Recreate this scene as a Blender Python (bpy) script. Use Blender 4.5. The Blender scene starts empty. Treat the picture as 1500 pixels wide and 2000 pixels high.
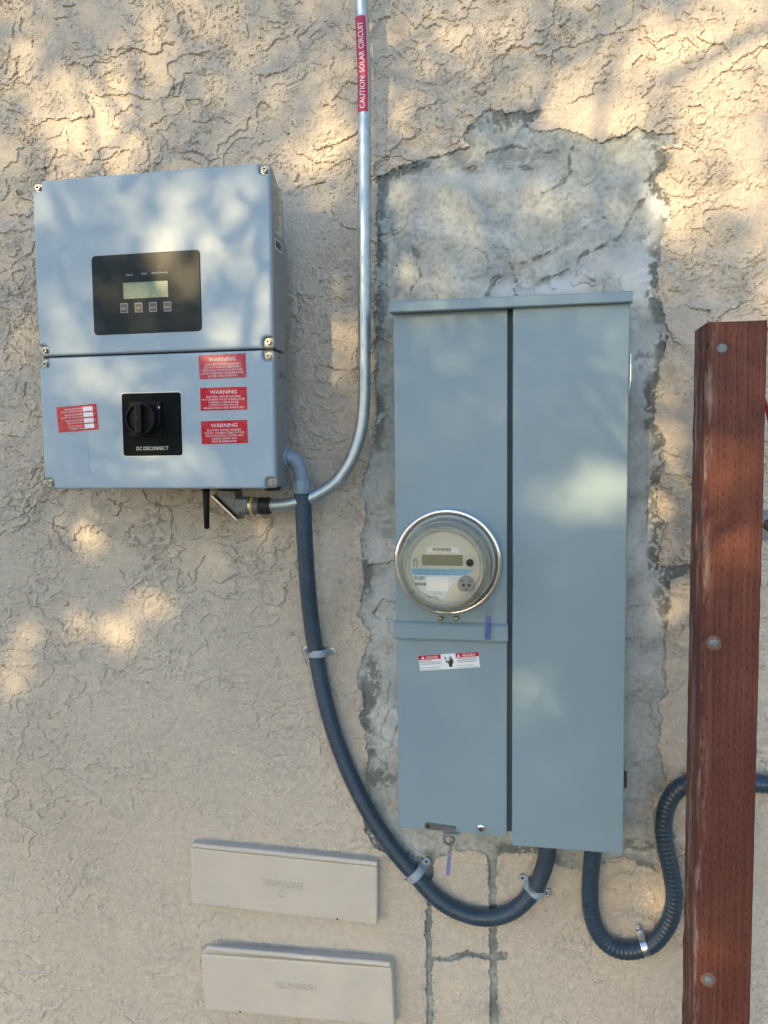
import bpy, bmesh, math, random
import numpy as np
from mathutils import Vector, Matrix

# ------------------------------------------------------------------ camera, light, exposure
random.seed(7)
rng = np.random.default_rng(7)
scene = bpy.context.scene
COL = scene.collection
H = 1.60          # camera height above the ground
DW = 1.58         # camera distance from the wall (the wall is the plane y = 0)
YAW, PITCH, ROLL = math.radians(10.233), math.radians(4.135), math.radians(-0.586)
FPX = 1500.0      # focal length in photo pixels (2000 px tall)

def cam_axes():
    cy, sy, cp, sp = math.cos(YAW), math.sin(YAW), math.cos(PITCH), math.sin(PITCH)
    f = Vector((-sy*cp, cy*cp, -sp)); rt = Vector((cy, sy, 0)); up = rt.cross(f)
    cr, sr = math.cos(ROLL), math.sin(ROLL)
    return cr*rt + sr*up, -sr*rt + cr*up, f
CR, CU, CF = cam_axes()
cd = bpy.data.cameras.new('camera'); cam = bpy.data.objects.new('camera', cd); COL.objects.link(cam)
cd.sensor_fit = 'VERTICAL'; cd.sensor_height = 36; cd.sensor_width = 27; cd.lens = FPX/2000*36
cd.clip_start = 0.05; cd.clip_end = 1000
m = Matrix.Identity(4)
for i in range(3):
    m[i][0] = CR[i]; m[i][1] = CU[i]; m[i][2] = -CF[i]
m[0][3], m[1][3], m[2][3] = 0, -DW, H
cam.matrix_world = m
scene.camera = cam

SUN = Vector((0.45, 1.0, -0.28)).normalized()      # direction the light travels
world = bpy.data.worlds.new('World'); scene.world = world; world.use_nodes = True
nt = world.node_tree; bg = nt.nodes['Background']
sky = nt.nodes.new('ShaderNodeTexSky'); sky.sky_type = 'NISHITA'; sky.sun_disc = False
sky.ozone_density = 2.3; sky.dust_density = 0.8; sky.air_density = 1.0
sky.sun_elevation = math.asin(-SUN.z)
sky.sun_rotation = math.atan2(-SUN.x, -SUN.y)
nt.links.new(sky.outputs[0], bg.inputs[0]); bg.inputs[1].default_value = 0.15
sl = bpy.data.lights.new('sun', 'SUN'); sl.energy = 2.5; sl.angle = math.radians(0.53); sl.color = (1.0, 0.73, 0.38)
so = bpy.data.objects.new('sun', sl); COL.objects.link(so)
so.rotation_mode = 'QUATERNION'; so.rotation_quaternion = SUN.to_track_quat('-Z', 'Y'); so.location = (-4, -9, 6)
scene.view_settings.view_transform = 'Standard'; scene.view_settings.look = 'None'
scene.view_settings.exposure = 1.55; scene.view_settings.gamma = 1.0
scene.view_settings.use_curve_mapping = False

def at(px, py, d=0.0):
    """point at distance d in front of the wall seen at photo pixel (px, py)"""
    v = CR*((px-750)/FPX) + CU*(-(py-1000)/FPX) + CF
    t = (DW-d)/v.y
    return Vector((v.x*t, -d, v.z*t + H))
def atx(px, py, X):
    """point on the vertical plane x = X seen at photo pixel"""
    v = CR*((px-750)/FPX) + CU*(-(py-1000)/FPX) + CF
    t = X/v.x
    return Vector((X, v.y*t - DW, v.z*t + H))

# ------------------------------------------------------------------ materials
MATS = {}
def mat(name, col, rough=0.5, metal=0.0, noise=0.0, nscale=20.0, bump=0.0, bscale=300.0, coat=0.0, spec=0.5, rvar=0.0, stretch=(1,1,1)):
    m = bpy.data.materials.new(name); m.use_nodes = True
    n = m.node_tree; b = n.nodes['Principled BSDF']
    b.inputs['Base Color'].default_value = (*col, 1); b.inputs['Roughness'].default_value = rough
    b.inputs['Metallic'].default_value = metal; b.inputs['Coat Weight'].default_value = coat
    b.inputs['Specular IOR Level'].default_value = spec
    tc = n.nodes.new('ShaderNodeTexCoord'); mp = n.nodes.new('ShaderNodeMapping')
    mp.inputs['Scale'].default_value = stretch
    geo = n.nodes.new('ShaderNodeNewGeometry')
    n.links.new(geo.outputs['Position'], mp.inputs['Vector'])
    if noise or rvar:
        t = n.nodes.new('ShaderNodeTexNoise'); t.inputs['Scale'].default_value = nscale; t.inputs['Detail'].default_value = 6
        t.inputs['Roughness'].default_value = 0.6
        n.links.new(mp.outputs[0], t.inputs['Vector'])
        if noise:
            mr = n.nodes.new('ShaderNodeMapRange'); mr.inputs[1].default_value = 0.3; mr.inputs[2].default_value = 0.7
            mr.inputs[3].default_value = 1-noise; mr.inputs[4].default_value = 1+noise
            n.links.new(t.outputs[0], mr.inputs[0])
            mx = n.nodes.new('ShaderNodeVectorMath'); mx.operation = 'SCALE'; mx.inputs[0].default_value = col
            n.links.new(mr.outputs[0], mx.inputs['Scale']); n.links.new(mx.outputs[0], b.inputs['Base Color'])
        if rvar:
            m2 = n.nodes.new('ShaderNodeMapRange'); m2.inputs[1].default_value = 0.3; m2.inputs[2].default_value = 0.7
            m2.inputs[3].default_value = max(0, rough-rvar); m2.inputs[4].default_value = min(1, rough+rvar)
            n.links.new(t.outputs[0], m2.inputs[0]); n.links.new(m2.outputs[0], b.inputs['Roughness'])
    if bump:
        t = n.nodes.new('ShaderNodeTexNoise'); t.inputs['Scale'].default_value = bscale; t.inputs['Detail'].default_value = 3
        n.links.new(mp.outputs[0], t.inputs['Vector'])
        bp = n.nodes.new('ShaderNodeBump'); bp.inputs['Strength'].default_value = 1; bp.inputs['Distance'].default_value = bump
        n.links.new(t.outputs[0], bp.inputs['Height']); n.links.new(bp.outputs[0], b.inputs['Normal'])
    MATS[name] = m
    return m
M = MATS
mat('panel_paint', (0.205, 0.290, 0.335), 0.40, noise=0.055, nscale=3.5, bump=0.00006, bscale=900, rvar=0.04)
mat('inverter_paint', (0.335, 0.425, 0.49), 0.42, metal=0.0, spec=0.35, noise=0.025, nscale=9, bump=0.00005, bscale=1400, rvar=0.05)
mat('inverter_side', (0.27, 0.27, 0.265), 0.45, metal=0.2, noise=0.03, nscale=12, bump=0.00006, bscale=1200)
mat('bolt_metal', (0.19, 0.205, 0.21), 0.6, metal=0.5, noise=0.3, nscale=200)
mat('galvanised', (0.40, 0.46, 0.48), 0.40, metal=0.75, noise=0.22, nscale=45, bump=0.00012, bscale=260, rvar=0.1)
mat('zinc', (0.62, 0.66, 0.68), 0.28, metal=0.95, noise=0.12, nscale=120)
mat('chrome', (0.80, 0.80, 0.78), 0.14, metal=1.0, noise=0.05, nscale=60)
mat('screw_metal', (0.36, 0.38, 0.38), 0.36, metal=0.8, noise=0.2, nscale=150)
mat('cast_metal', (0.13, 0.14, 0.14), 0.42, metal=0.35, noise=0.2, nscale=90, bump=0.0003, bscale=500)
mat('hose', (0.028, 0.055, 0.085), 0.36, noise=0.12, nscale=30, bump=0.0001, bscale=600, rvar=0.06)
mat('pvc', (0.20, 0.27, 0.34), 0.4, noise=0.05, nscale=40)
mat('strap_plastic', (0.30, 0.36, 0.42), 0.5, noise=0.06, nscale=80)
mat('black_plastic', (0.006, 0.007, 0.008), 0.30, noise=0.1, nscale=60, spec=0.2)
mat('black_matt', (0.012, 0.011, 0.011), 0.6, bump=0.0006, bscale=300)
mat('switch_plate', (0.005, 0.009, 0.011), 0.2, spec=0.08)
mat('display_panel', (0.022, 0.032, 0.036), 0.32, noise=0.1, nscale=30, spec=0.10)
mat('screen', (0.16, 0.25, 0.17), 0.3, noise=0.35, nscale=400)
mat('button_dark', (0.05, 0.055, 0.055), 0.35)
mat('button_rim', (0.42, 0.43, 0.42), 0.4)
mat('label_grey', (0.55, 0.57, 0.57), 0.5)
mat('sticker_red', (0.50, 0.008, 0.03), 0.28, noise=0.05, nscale=60, rvar=0.08)
mat('sticker_crimson', (0.42, 0.015, 0.06), 0.4, noise=0.08, nscale=60)
mat('print_white', (0.78, 0.80, 0.82), 0.4)
mat('print_pink', (0.72, 0.42, 0.46), 0.4)
mat('print_black', (0.02, 0.02, 0.022), 0.5)
mat('print_blue', (0.02, 0.16, 0.30), 0.4)
mat('grey_sticker', (0.29, 0.385, 0.475), 0.45)
mat('label_silver', (0.50, 0.46, 0.36), 0.42, noise=0.25, nscale=220)
mat('barcode_dark', (0.11, 0.11, 0.11), 0.5, noise=0.3, nscale=700)
mat('cream', (0.64, 0.62, 0.52), 0.5, noise=0.02, nscale=20)
mat('meter_body', (0.62, 0.60, 0.53), 0.5, noise=0.05, nscale=30)
mat('meter_label', (0.70, 0.77, 0.80), 0.45)
mat('meter_blue', (0.22, 0.47, 0.68), 0.45)
mat('meter_lcd', (0.20, 0.215, 0.12), 0.3)
mat('port_grey', (0.24, 0.27, 0.29), 0.4, noise=0.1, nscale=90)
mat('recess_shade', (0.05, 0.09, 0.11), 0.6)
mat('yellow', (0.55, 0.45, 0.03), 0.5)
mat('brass', (0.40, 0.34, 0.22), 0.35, metal=0.8, noise=0.2, nscale=90)
mat('rusty', (0.10, 0.06, 0.045), 0.6, metal=0.5, noise=0.5, nscale=150)
mat('red_rubber', (0.35, 0.015, 0.03), 0.4)
mat('painted_cover', (0.52, 0.475, 0.41), 0.55, noise=0.05, nscale=14, bump=0.0003, bscale=120, rvar=0.05)
mat('bark', (0.10, 0.075, 0.05), 0.9, noise=0.3, nscale=20, bump=0.01, bscale=30)
mat('ground', (0.15, 0.155, 0.15), 0.95, noise=0.25, nscale=3, bump=0.01, bscale=40)

def nodes_of(name):
    m = bpy.data.materials.new(name); m.use_nodes = True; M[name] = m
    return m.node_tree, m.node_tree.nodes['Principled BSDF']
def N(n, t, **kw):
    x = n.nodes.new(t)
    for k, v in kw.items():
        if k.startswith('i_'): x.inputs[k[2:].replace('_', ' ')].default_value = v
        else: setattr(x, k, v)
    return x
def ramp(n, src, stops):
    r = n.nodes.new('ShaderNodeValToRGB'); e = r.color_ramp.elements
    while len(e) < len(stops): e.new(0.5)
    for k, (p, c) in enumerate(stops):
        e[k].position = p; e[k].color = (*c, 1) if len(c) == 3 else c
    n.links.new(src, r.inputs[0]); return r
def mix(n, f, a, b, typ='MIX'):
    x = n.nodes.new('ShaderNodeMix'); x.data_type = 'RGBA'; x.blend_type = typ
    for v, s in ((f, x.inputs[0]), (a, x.inputs[6]), (b, x.inputs[7])):
        if isinstance(v, (int, float)): s.default_value = v
        elif isinstance(v, tuple): s.default_value = (*v, 1)
        else: n.links.new(v, s)
    return x.outputs[2]

# stucco: painted beige, sandy, a little grime
n, b = nodes_of('stucco')
geo = N(n, 'ShaderNodeNewGeometry')
t1 = N(n, 'ShaderNodeTexNoise', i_Scale=2.2, i_Detail=5.0); n.links.new(geo.outputs['Position'], t1.inputs['Vector'])
t2 = N(n, 'ShaderNodeTexNoise', i_Scale=60.0, i_Detail=6.0, i_Roughness=0.7); n.links.new(geo.outputs['Position'], t2.inputs['Vector'])
c1 = ramp(n, t1.outputs[0], [(0.3, (0.51, 0.455, 0.38)), (0.7, (0.60, 0.535, 0.45))]).outputs[0]
c2 = ramp(n, t2.outputs[0], [(0.3, (0.82, 0.82, 0.81)), (0.7, (1.08, 1.08, 1.08))]).outputs[0]
c = mix(n, 1.0, c1, c2, 'MULTIPLY')
st = N(n, 'ShaderNodeAttribute', attribute_name='stain')
c = mix(n, st.outputs['Fac'], c, (0.20, 0.195, 0.17))
n.links.new(c, b.inputs['Base Color']); b.inputs['Roughness'].default_value = 0.85; b.inputs['Specular IOR Level'].default_value = 0.25
g1 = N(n, 'ShaderNodeTexNoise', i_Scale=270.0, i_Detail=3.0, i_Roughness=0.6); n.links.new(geo.outputs['Position'], g1.inputs['Vector'])
g2 = N(n, 'ShaderNodeTexVoronoi', i_Scale=210.0); n.links.new(geo.outputs['Position'], g2.inputs['Vector'])
ad = N(n, 'ShaderNodeMath', operation='SUBTRACT'); n.links.new(g1.outputs[0], ad.inputs[0])
mu = N(n, 'ShaderNodeMath', operation='MULTIPLY'); mu.inputs[1].default_value = 0.5; n.links.new(g2.outputs[0], mu.inputs[0]); n.links.new(mu.outputs[0], ad.inputs[1])
bp = N(n, 'ShaderNodeBump', i_Strength=1.0, i_Distance=0.0028); n.links.new(ad.outputs[0], bp.inputs['Height']); n.links.new(bp.outputs[0], b.inputs['Normal'])

# cement patch
n, b = nodes_of('cement')
geo = N(n, 'ShaderNodeNewGeometry')
t1 = N(n, 'ShaderNodeTexNoise', i_Scale=9.0, i_Detail=10.0, i_Roughness=0.68, i_Distortion=1.2); n.links.new(geo.outputs['Position'], t1.inputs['Vector'])
t2 = N(n, 'ShaderNodeTexNoise', i_Scale=90.0, i_Detail=5.0, i_Roughness=0.7); n.links.new(geo.outputs['Position'], t2.inputs['Vector'])
c1 = ramp(n, t1.outputs[0], [(0.30, (0.25, 0.27, 0.255)), (0.45, (0.34, 0.36, 0.34)), (0.56, (0.41, 0.43, 0.405)), (0.68, (0.53, 0.545, 0.52))]).outputs[0]
c2 = ramp(n, t2.outputs[0], [(0.34, (0.70, 0.70, 0.70)), (0.5, (0.98, 0.98, 0.98)), (0.7, (1.10, 1.10, 1.10))]).outputs[0]
c = mix(n, 1.0, c1, c2, 'MULTIPLY')
wh = N(n, 'ShaderNodeAttribute', attribute_name='white')
c = mix(n, wh.outputs['Fac'], c, (0.53, 0.56, 0.57))
st = N(n, 'ShaderNodeAttribute', attribute_name='stain')
c = mix(n, st.outputs['Fac'], c, (0.135, 0.145, 0.135))
n.links.new(c, b.inputs['Base Color']); b.inputs['Roughness'].default_value = 0.8; b.inputs['Specular IOR Level'].default_value = 0.3
g1 = N(n, 'ShaderNodeTexNoise', i_Scale=260.0, i_Detail=4.0, i_Roughness=0.65); n.links.new(geo.outputs['Position'], g1.inputs['Vector'])
g2 = N(n, 'ShaderNodeMath', operation='MULTIPLY_ADD'); n.links.new(st.outputs['Fac'], g2.inputs[0]); g2.inputs[1].default_value = 1.0; g2.inputs[2].default_value = 0.25
g3 = N(n, 'ShaderNodeMath', operation='MULTIPLY'); n.links.new(g1.outputs[0], g3.inputs[0]); n.links.new(g2.outputs[0], g3.inputs[1])
bp = N(n, 'ShaderNodeBump', i_Strength=0.8, i_Distance=0.0022); n.links.new(g3.outputs[0], bp.inputs['Height']); n.links.new(bp.outputs[0], b.inputs['Normal'])

# pressure treated, incised, red-brown timber
n, b = nodes_of('treated_wood')
tc = N(n, 'ShaderNodeTexCoord')
sp = N(n, 'ShaderNodeSeparateXYZ'); n.links.new(tc.outputs['Object'], sp.inputs[0])
mp = N(n, 'ShaderNodeMapping'); mp.inputs['Scale'].default_value = (150, 150, 2.6); n.links.new(tc.outputs['Object'], mp.inputs['Vector'])
gr = N(n, 'ShaderNodeTexNoise', i_Scale=1.0, i_Detail=6.0, i_Roughness=0.65, i_Distortion=0.7); n.links.new(mp.outputs[0], gr.inputs['Vector'])
bl = N(n, 'ShaderNodeTexNoise', i_Scale=7.0, i_Detail=4.0); n.links.new(tc.outputs['Object'], bl.inputs['Vector'])
c1 = ramp(n, gr.outputs[0], [(0.28, (0.078, 0.025, 0.018)), (0.5, (0.115, 0.038, 0.026)), (0.72, (0.155, 0.058, 0.038))]).outputs[0]
c2 = ramp(n, bl.outputs[0], [(0.3, (0.78, 0.72, 0.72)), (0.7, (1.15, 1.15, 1.1))]).outputs[0]
c = mix(n, 1.0, c1, c2, 'MULTIPLY')
def mth(op, a, bb=None, cc=None):
    x = n.nodes.new('ShaderNodeMath'); x.operation = op
    for k, v in enumerate((a, bb, cc)):
        if v is None: continue
        if isinstance(v, (int, float)): x.inputs[k].default_value = v
        else: n.links.new(v, x.inputs[k])
    return x.outputs[0]
wv = N(n, 'ShaderNodeTexNoise', i_Scale=9.0); n.links.new(tc.outputs['Object'], wv.inputs['Vector'])
xx = mth('ADD', sp.outputs[0], mth('MULTIPLY', wv.outputs[0], 0.010))
xy = mth('ADD', xx, sp.outputs[1])
u = mth('DIVIDE', xy, 0.0082); row = mth('DIVIDE', sp.outputs[2], 0.0150)
uf = mth('FLOOR', u)
odd = mth('ADD', mth('MULTIPLY', mth('MODULO', mth('ABSOLUTE', uf), 2.0), 0.5), mth('MULTIPLY', wv.outputs[0], 0.8))
v = mth('FRACT', mth('ADD', row, odd))
slit = mth('MULTIPLY', mth('LESS_THAN', mth('ABSOLUTE', mth('SUBTRACT', mth('FRACT', u), 0.5)), 0.085), mth('LESS_THAN', v, mth('MULTIPLY_ADD', wv.outputs[0], 0.6, 0.30)))
wn = N(n, 'ShaderNodeTexWhiteNoise', noise_dimensions='2D')
cb = N(n, 'ShaderNodeCombineXYZ'); n.links.new(uf, cb.inputs[0]); n.links.new(mth('FLOOR', mth('ADD', row, odd)), cb.inputs[1]); n.links.new(cb.outputs[0], wn.inputs['Vector'])
slit = mth('MULTIPLY', slit, mth('GREATER_THAN', wn.outputs[0], 0.22))
slit = mth('MULTIPLY', slit, mth('MULTIPLY_ADD', wn.outputs[0], 0.75, 0.1))
c = mix(n, slit, c, (0.020, 0.008, 0.006))
kv = N(n, 'ShaderNodeTexVoronoi', i_Scale=6.5, i_Randomness=1.0); n.links.new(tc.outputs['Object'], kv.inputs['Vector'])
kn = ramp(n, kv.outputs[0], [(0.0, (1, 1, 1)), (0.05, (0.8, 0.8, 0.8)), (0.09, (0, 0, 0))]).outputs[0]
c = mix(n, mth('MULTIPLY', kn, 0.75), c, (0.05, 0.016, 0.010))
# scuffed pale paint and dust on the left arris
ed = mth('SUBTRACT', 1.0, mth('MULTIPLY', mth('ABSOLUTE', mth('ADD', sp.outputs[0], 0.042)), 60.0))
mp2 = N(n, 'ShaderNodeMapping'); mp2.inputs['Scale'].default_value = (60, 60, 9); n.links.new(tc.outputs['Object'], mp2.inputs['Vector'])
sc = N(n, 'ShaderNodeTexNoise', i_Scale=1.0, i_Detail=6.0, i_Roughness=0.7); n.links.new(mp2.outputs[0], sc.inputs['Vector'])
sm = N(n, 'ShaderNodeMapRange'); sm.inputs[1].default_value = 0.50; sm.inputs[2].default_value = 0.68; n.links.new(sc.outputs[0], sm.inputs[0])
edc = mth('MULTIPLY', mth('MAXIMUM', ed, 0.0), sm.outputs[0])
c = mix(n, mth('MULTIPLY', edc, 0.75), c, (0.40, 0.31, 0.27))
n.links.new(c, b.inputs['Base Color']); b.inputs['Roughness'].default_value = 0.62; b.inputs['Specular IOR Level'].default_value = 0.25
hh = mth('SUBTRACT', mth('MULTIPLY', gr.outputs[0], 0.5), slit)
bp = N(n, 'ShaderNodeBump', i_Strength=0.8, i_Distance=0.0015); n.links.new(hh, bp.inputs['Height']); n.links.new(bp.outputs[0], b.inputs['Normal'])

# clear moulded cover: see-through with Fresnel reflection and a faint milky body
def clear(name, tint, milky, rough, milkcol):
    m = bpy.data.materials.new(name); m.use_nodes = True; M[name] = m
    n = m.node_tree; n.nodes.clear()
    out = n.nodes.new('ShaderNodeOutputMaterial')
    tr = n.nodes.new('ShaderNodeBsdfTransparent'); tr.inputs[0].default_value = (*tint, 1)
    df = n.nodes.new('ShaderNodeBsdfDiffuse'); df.inputs[0].default_value = (*milkcol, 1)
    gl = n.nodes.new('ShaderNodeBsdfGlossy'); gl.inputs['Roughness'].default_value = rough
    lw = n.nodes.new('ShaderNodeLayerWeight'); lw.inputs[0].default_value = 0.35
    m1 = n.nodes.new('ShaderNodeMixShader'); mm = n.nodes.new('ShaderNodeMath'); mm.operation = 'MULTIPLY_ADD'
    n.links.new(lw.outputs['Facing'], mm.inputs[0]); mm.inputs[1].default_value = milky*1.6; mm.inputs[2].default_value = milky*0.25
    n.links.new(mm.outputs[0], m1.inputs[0])
    n.links.new(tr.outputs[0], m1.inputs[1]); n.links.new(df.outputs[0], m1.inputs[2])
    m2 = n.nodes.new('ShaderNodeMixShader'); fr = n.nodes.new('ShaderNodeFresnel'); fr.inputs[0].default_value = 1.28
    n.links.new(fr.outputs[0], m2.inputs[0]); n.links.new(m1.outputs[0], m2.inputs[1]); n.links.new(gl.outputs[0], m2.inputs[2])
    n.links.new(m2.outputs[0], out.inputs[0])
clear('clear_cover', (0.985, 0.99, 0.98), 0.06, 0.05, (0.66, 0.64, 0.54))
clear('moulded_rim', (0.85, 0.87, 0.83), 0.55, 0.10, (0.68, 0.67, 0.57))
clear('violet_plastic', (0.72, 0.74, 0.95), 0.35, 0.12, (0.45, 0.47, 0.80))

# leaf
n, b = nodes_of('leaf')
b.inputs['Base Color'].default_value = (0.06, 0.10, 0.03, 1); b.inputs['Roughness'].default_value = 0.5

# ------------------------------------------------------------------ helpers
def tag(o, label=None, cat=None, group=None, kind=None):
    if label: o['label'] = label
    if cat: o['category'] = cat
    if group: o['group'] = group
    if kind: o['kind'] = kind
    return o
def thing(name, label, cat, loc, group=None, matrix=None):
    o = bpy.data.objects.new(name, None); COL.objects.link(o); o.empty_display_size = 0.05
    o.location = loc
    if matrix is not None: o.matrix_world = Matrix.Translation(loc) @ matrix.to_4x4()
    return tag(o, label, cat, group)
def world_m(o):
    m = Matrix.Identity(4)
    chain = []
    while o: chain.append(o); o = o.parent
    for c in reversed(chain): m = m @ c.matrix_basis
    return m
def link(name, bm, material, parent=None, smooth=False, local=False, label=None):
    """vertices are in world space unless local=True"""
    bmesh.ops.recalc_face_normals(bm, faces=bm.faces[:])
    me = bpy.data.meshes.new(name)
    if parent and not local: bm.transform(world_m(parent).inverted())
    bm.to_mesh(me); bm.free()
    me.materials.append(material)
    o = bpy.data.objects.new(name, me); COL.objects.link(o)
    if parent: o.parent = parent
    if smooth:
        me.polygons.foreach_set('use_smooth', [True]*len(me.polygons))
        try: me.set_sharp_from_angle(angle=math.radians(smooth if smooth is not True else 35))
        except Exception: pass
    if label: o['label'] = label
    return o
def rrect(x0, x1, z0, z1, r=0.0, seg=4):
    if r <= 0: return [(x0, z0), (x1, z0), (x1, z1), (x0, z1)]
    pts = []
    for cx, cz, a in ((x1-r, z0+r, -90), (x1-r, z1-r, 0), (x0+r, z1-r, 90), (x0+r, z0+r, 180)):
        for k in range(seg+1):
            t = math.radians(a+90*k/seg); pts.append((cx+r*math.cos(t), cz+r*math.sin(t)))
    return pts
def inset(pts, d):
    out = []; L = len(pts)
    for i in range(L):
        a, p, c = Vector(pts[i-1]), Vector(pts[i]), Vector(pts[(i+1) % L])
        e1 = (p-a).normalized(); e2 = (c-p).normalized()
        n1 = Vector((-e1.y, e1.x)); n2 = Vector((-e2.y, e2.x)); nn = n1+n2
        if nn.length < 1e-6: nn = n1
        nn.normalize(); k = d/max(0.4, nn.dot(n1))
        out.append((p.x+nn.x*k, p.y+nn.y*k))
    return out
def prism(bm, pts, d0, d1, bev=0.0, seg=3, rot=0.0, pivot=(0, 0)):
    """outline pts (x,z) counter-clockwise seen from the camera; from distance d0 (back) to d1 (front)"""
    rings = [(pts, d0)]
    if bev > 0:
        for k in range(seg+1):
            t = k/seg*math.pi/2
            rings.append((inset(pts, bev*(1-math.cos(t))), d1-bev+bev*math.sin(t)))
        rings.append((inset(pts, bev*1.25), d1))      # flat ring that keeps the face shading true
    else: rings.append((pts, d1))
    vs = []
    ca, sa = math.cos(rot), math.sin(rot)
    for ps, d in rings:
        row = []
        for x, z in ps:
            if rot:
                dx, dz = x-pivot[0], z-pivot[1]; x, z = pivot[0]+ca*dx-sa*dz, pivot[1]+sa*dx+ca*dz
            row.append(bm.verts.new((x, -d, z)))
        vs.append(row)
    L = len(pts)
    for a, c in zip(vs, vs[1:]):
        for i in range(L): bm.faces.new((a[i], a[(i+1) % L], c[(i+1) % L], c[i]))
    bm.faces.new(vs[-1]); bm.faces.new(list(reversed(vs[0])))
def prism_x(bm, pts, x0, x1):
    """side profile pts (d,z) extruded along x"""
    a = [bm.verts.new((x0, -d, z)) for d, z in pts]; c = [bm.verts.new((x1, -d, z)) for d, z in pts]
    L = len(pts)
    for i in range(L): bm.faces.new((a[i], a[(i+1) % L], c[(i+1) % L], c[i]))
    bm.faces.new(a); bm.faces.new(list(reversed(c)))
def frame_of(d):
    d = d.normalized(); u = d.orthogonal().normalized()
    return u, d.cross(u)
def tube(bm, pts, radii, seg=16, cap=True, hint=None):
    """sweep with parallel transport; radii is a number or a list"""
    pts = [Vector(p) for p in pts]
    if not isinstance(radii, (list, tuple)): radii = [radii]*len(pts)
    t0 = (pts[1]-pts[0]).normalized()
    u = (hint - hint.dot(t0)*t0).normalized() if hint is not None else t0.orthogonal().normalized()
    rows = []
    for i, p in enumerate(pts):
        t = (pts[min(i+1, len(pts)-1)]-pts[max(i-1, 0)]).normalized()
        u = (u - u.dot(t)*t).normalized(); v = t.cross(u)
        rows.append([bm.verts.new(p + radii[i]*(math.cos(2*math.pi*k/seg)*u + math.sin(2*math.pi*k/seg)*v)) for k in range(seg)])
    for a, c in zip(rows, rows[1:]):
        for k in range(seg): bm.faces.new((a[k], a[(k+1) % seg], c[(k+1) % seg], c[k]))
    if cap:
        bm.faces.new(rows[0]); bm.faces.new(list(reversed(rows[-1])))
def lathe(bm, profile, centre, axis=Vector((0, -1, 0)), seg=48, close=True):
    """profile [(r, h)] with h along axis"""
    centre = Vector(centre); u, v = frame_of(axis); axis = axis.normalized()
    rows = []
    for r, h in profile:
        if r < 1e-6: rows.append([bm.verts.new(centre+axis*h)])
        else: rows.append([bm.verts.new(centre+axis*h+r*(math.cos(2*math.pi*k/seg)*u+math.sin(2*math.pi*k/seg)*v)) for k in range(seg)])
    for a, c in zip(rows, rows[1:]):
        for k in range(seg):
            q = (k+1) % seg
            if len(a) == 1 and len(c) == 1: continue
            if len(a) == 1: bm.faces.new((a[0], c[q], c[k]))
            elif len(c) == 1: bm.faces.new((a[k], a[q], c[0]))
            else: bm.faces.new((a[k], a[q], c[q], c[k]))
def smooth_path(ctrl, step=0.003):
    """Catmull-Rom through the control points, evenly resampled"""
    P = [Vector(p) for p in ctrl]; P = [2*P[0]-P[1]]+P+[2*P[-1]-P[-2]]
    raw = []
    for i in range(1, len(P)-2):
        for k in range(24):
            t = k/24; a, b_, c_, d_ = P[i-1], P[i], P[i+1], P[i+2]
            raw.append(0.5*((2*b_)+(-a+c_)*t+(2*a-5*b_+4*c_-d_)*t*t+(-a+3*b_-3*c_+d_)*t**3))
    raw.append(P[-2])
    out = [raw[0]]; acc = 0
    for a, c_ in zip(raw, raw[1:]):
        seg = (c_-a).length
        while acc+seg >= step:
            k = (step-acc)/seg; a = a.lerp(c_, k); out.append(a.copy()); seg = (c_-a).length; acc = 0
        acc += seg
    out.append(raw[-1])
    return out

TXT = {}
def text_geo(s, bold=0.0):
    key = (s, bold)
    if key in TXT: return TXT[key]
    cu = bpy.data.curves.new('t', 'FONT'); cu.body = s; cu.size = 1; cu.resolution_u = 2; cu.offset = bold
    o = bpy.data.objects.new('t', cu); COL.objects.link(o)
    dg = bpy.context.evaluated_depsgraph_get(); me = bpy.data.meshes.new_from_object(o.evaluated_get(dg))
    vs = [tuple(v.co[:2]) for v in me.vertices]; fs = [tuple(p.vertices) for p in me.polygons]
    bpy.data.objects.remove(o); bpy.data.curves.remove(cu); bpy.data.meshes.remove(me)
    xs = [v[0] for v in vs]; ys = [v[1] for v in vs]
    TXT[key] = (vs, fs, min(xs), max(xs), min(ys), max(ys))
    return TXT[key]
def put_text(bm, s, O, ux, uz, x, z, h, width=None, align='C', depth=0.0, bold=0.0, nrm=None):
    """write s with cap height h, anchor (x,z) = centre/left/right baseline in the frame O,ux,uz. depth>0 gives raised letters"""
    vs, fs, x0, x1, y0, y1 = text_geo(s, bold)
    cap = text_geo('H', bold); ch = cap[5]-cap[4]
    sy = h/ch; sx = sy if width is None else width/(x1-x0)
    off = {'C': -(x0+x1)/2, 'L': -x0, 'R': -x1}[align]
    nrm = nrm or ux.cross(uz).normalized()
    def pt(v, dd): return O + ux*(x+(v[0]+off)*sx) + uz*(z+v[1]*sy) + nrm*dd
    top = [bm.verts.new(pt(v, depth)) for v in vs]
    for f in fs:
        try: bm.faces.new([top[i] for i in f])
        except ValueError: pass
    if depth > 0:
        cnt = {}
        for f in fs:
            for i in range(len(f)):
                e = (f[i], f[(i+1) % len(f)]); k = tuple(sorted(e)); cnt.setdefault(k, []).append(e)
        bot = {}
        for k, es in cnt.items():
            if len(es) == 1:
                a, c = es[0]
                for q in (a, c):
                    if q not in bot: bot[q] = bm.verts.new(pt(vs[q], -0.0005))
                bm.faces.new((top[a], bot[a], bot[c], top[c]))
def quad(bm, O, ux, uz, x0, x1, z0, z1):
    bm.faces.new([bm.verts.new(O+ux*x+uz*z) for x, z in ((x0, z0), (x1, z0), (x1, z1), (x0, z1))])
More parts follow.
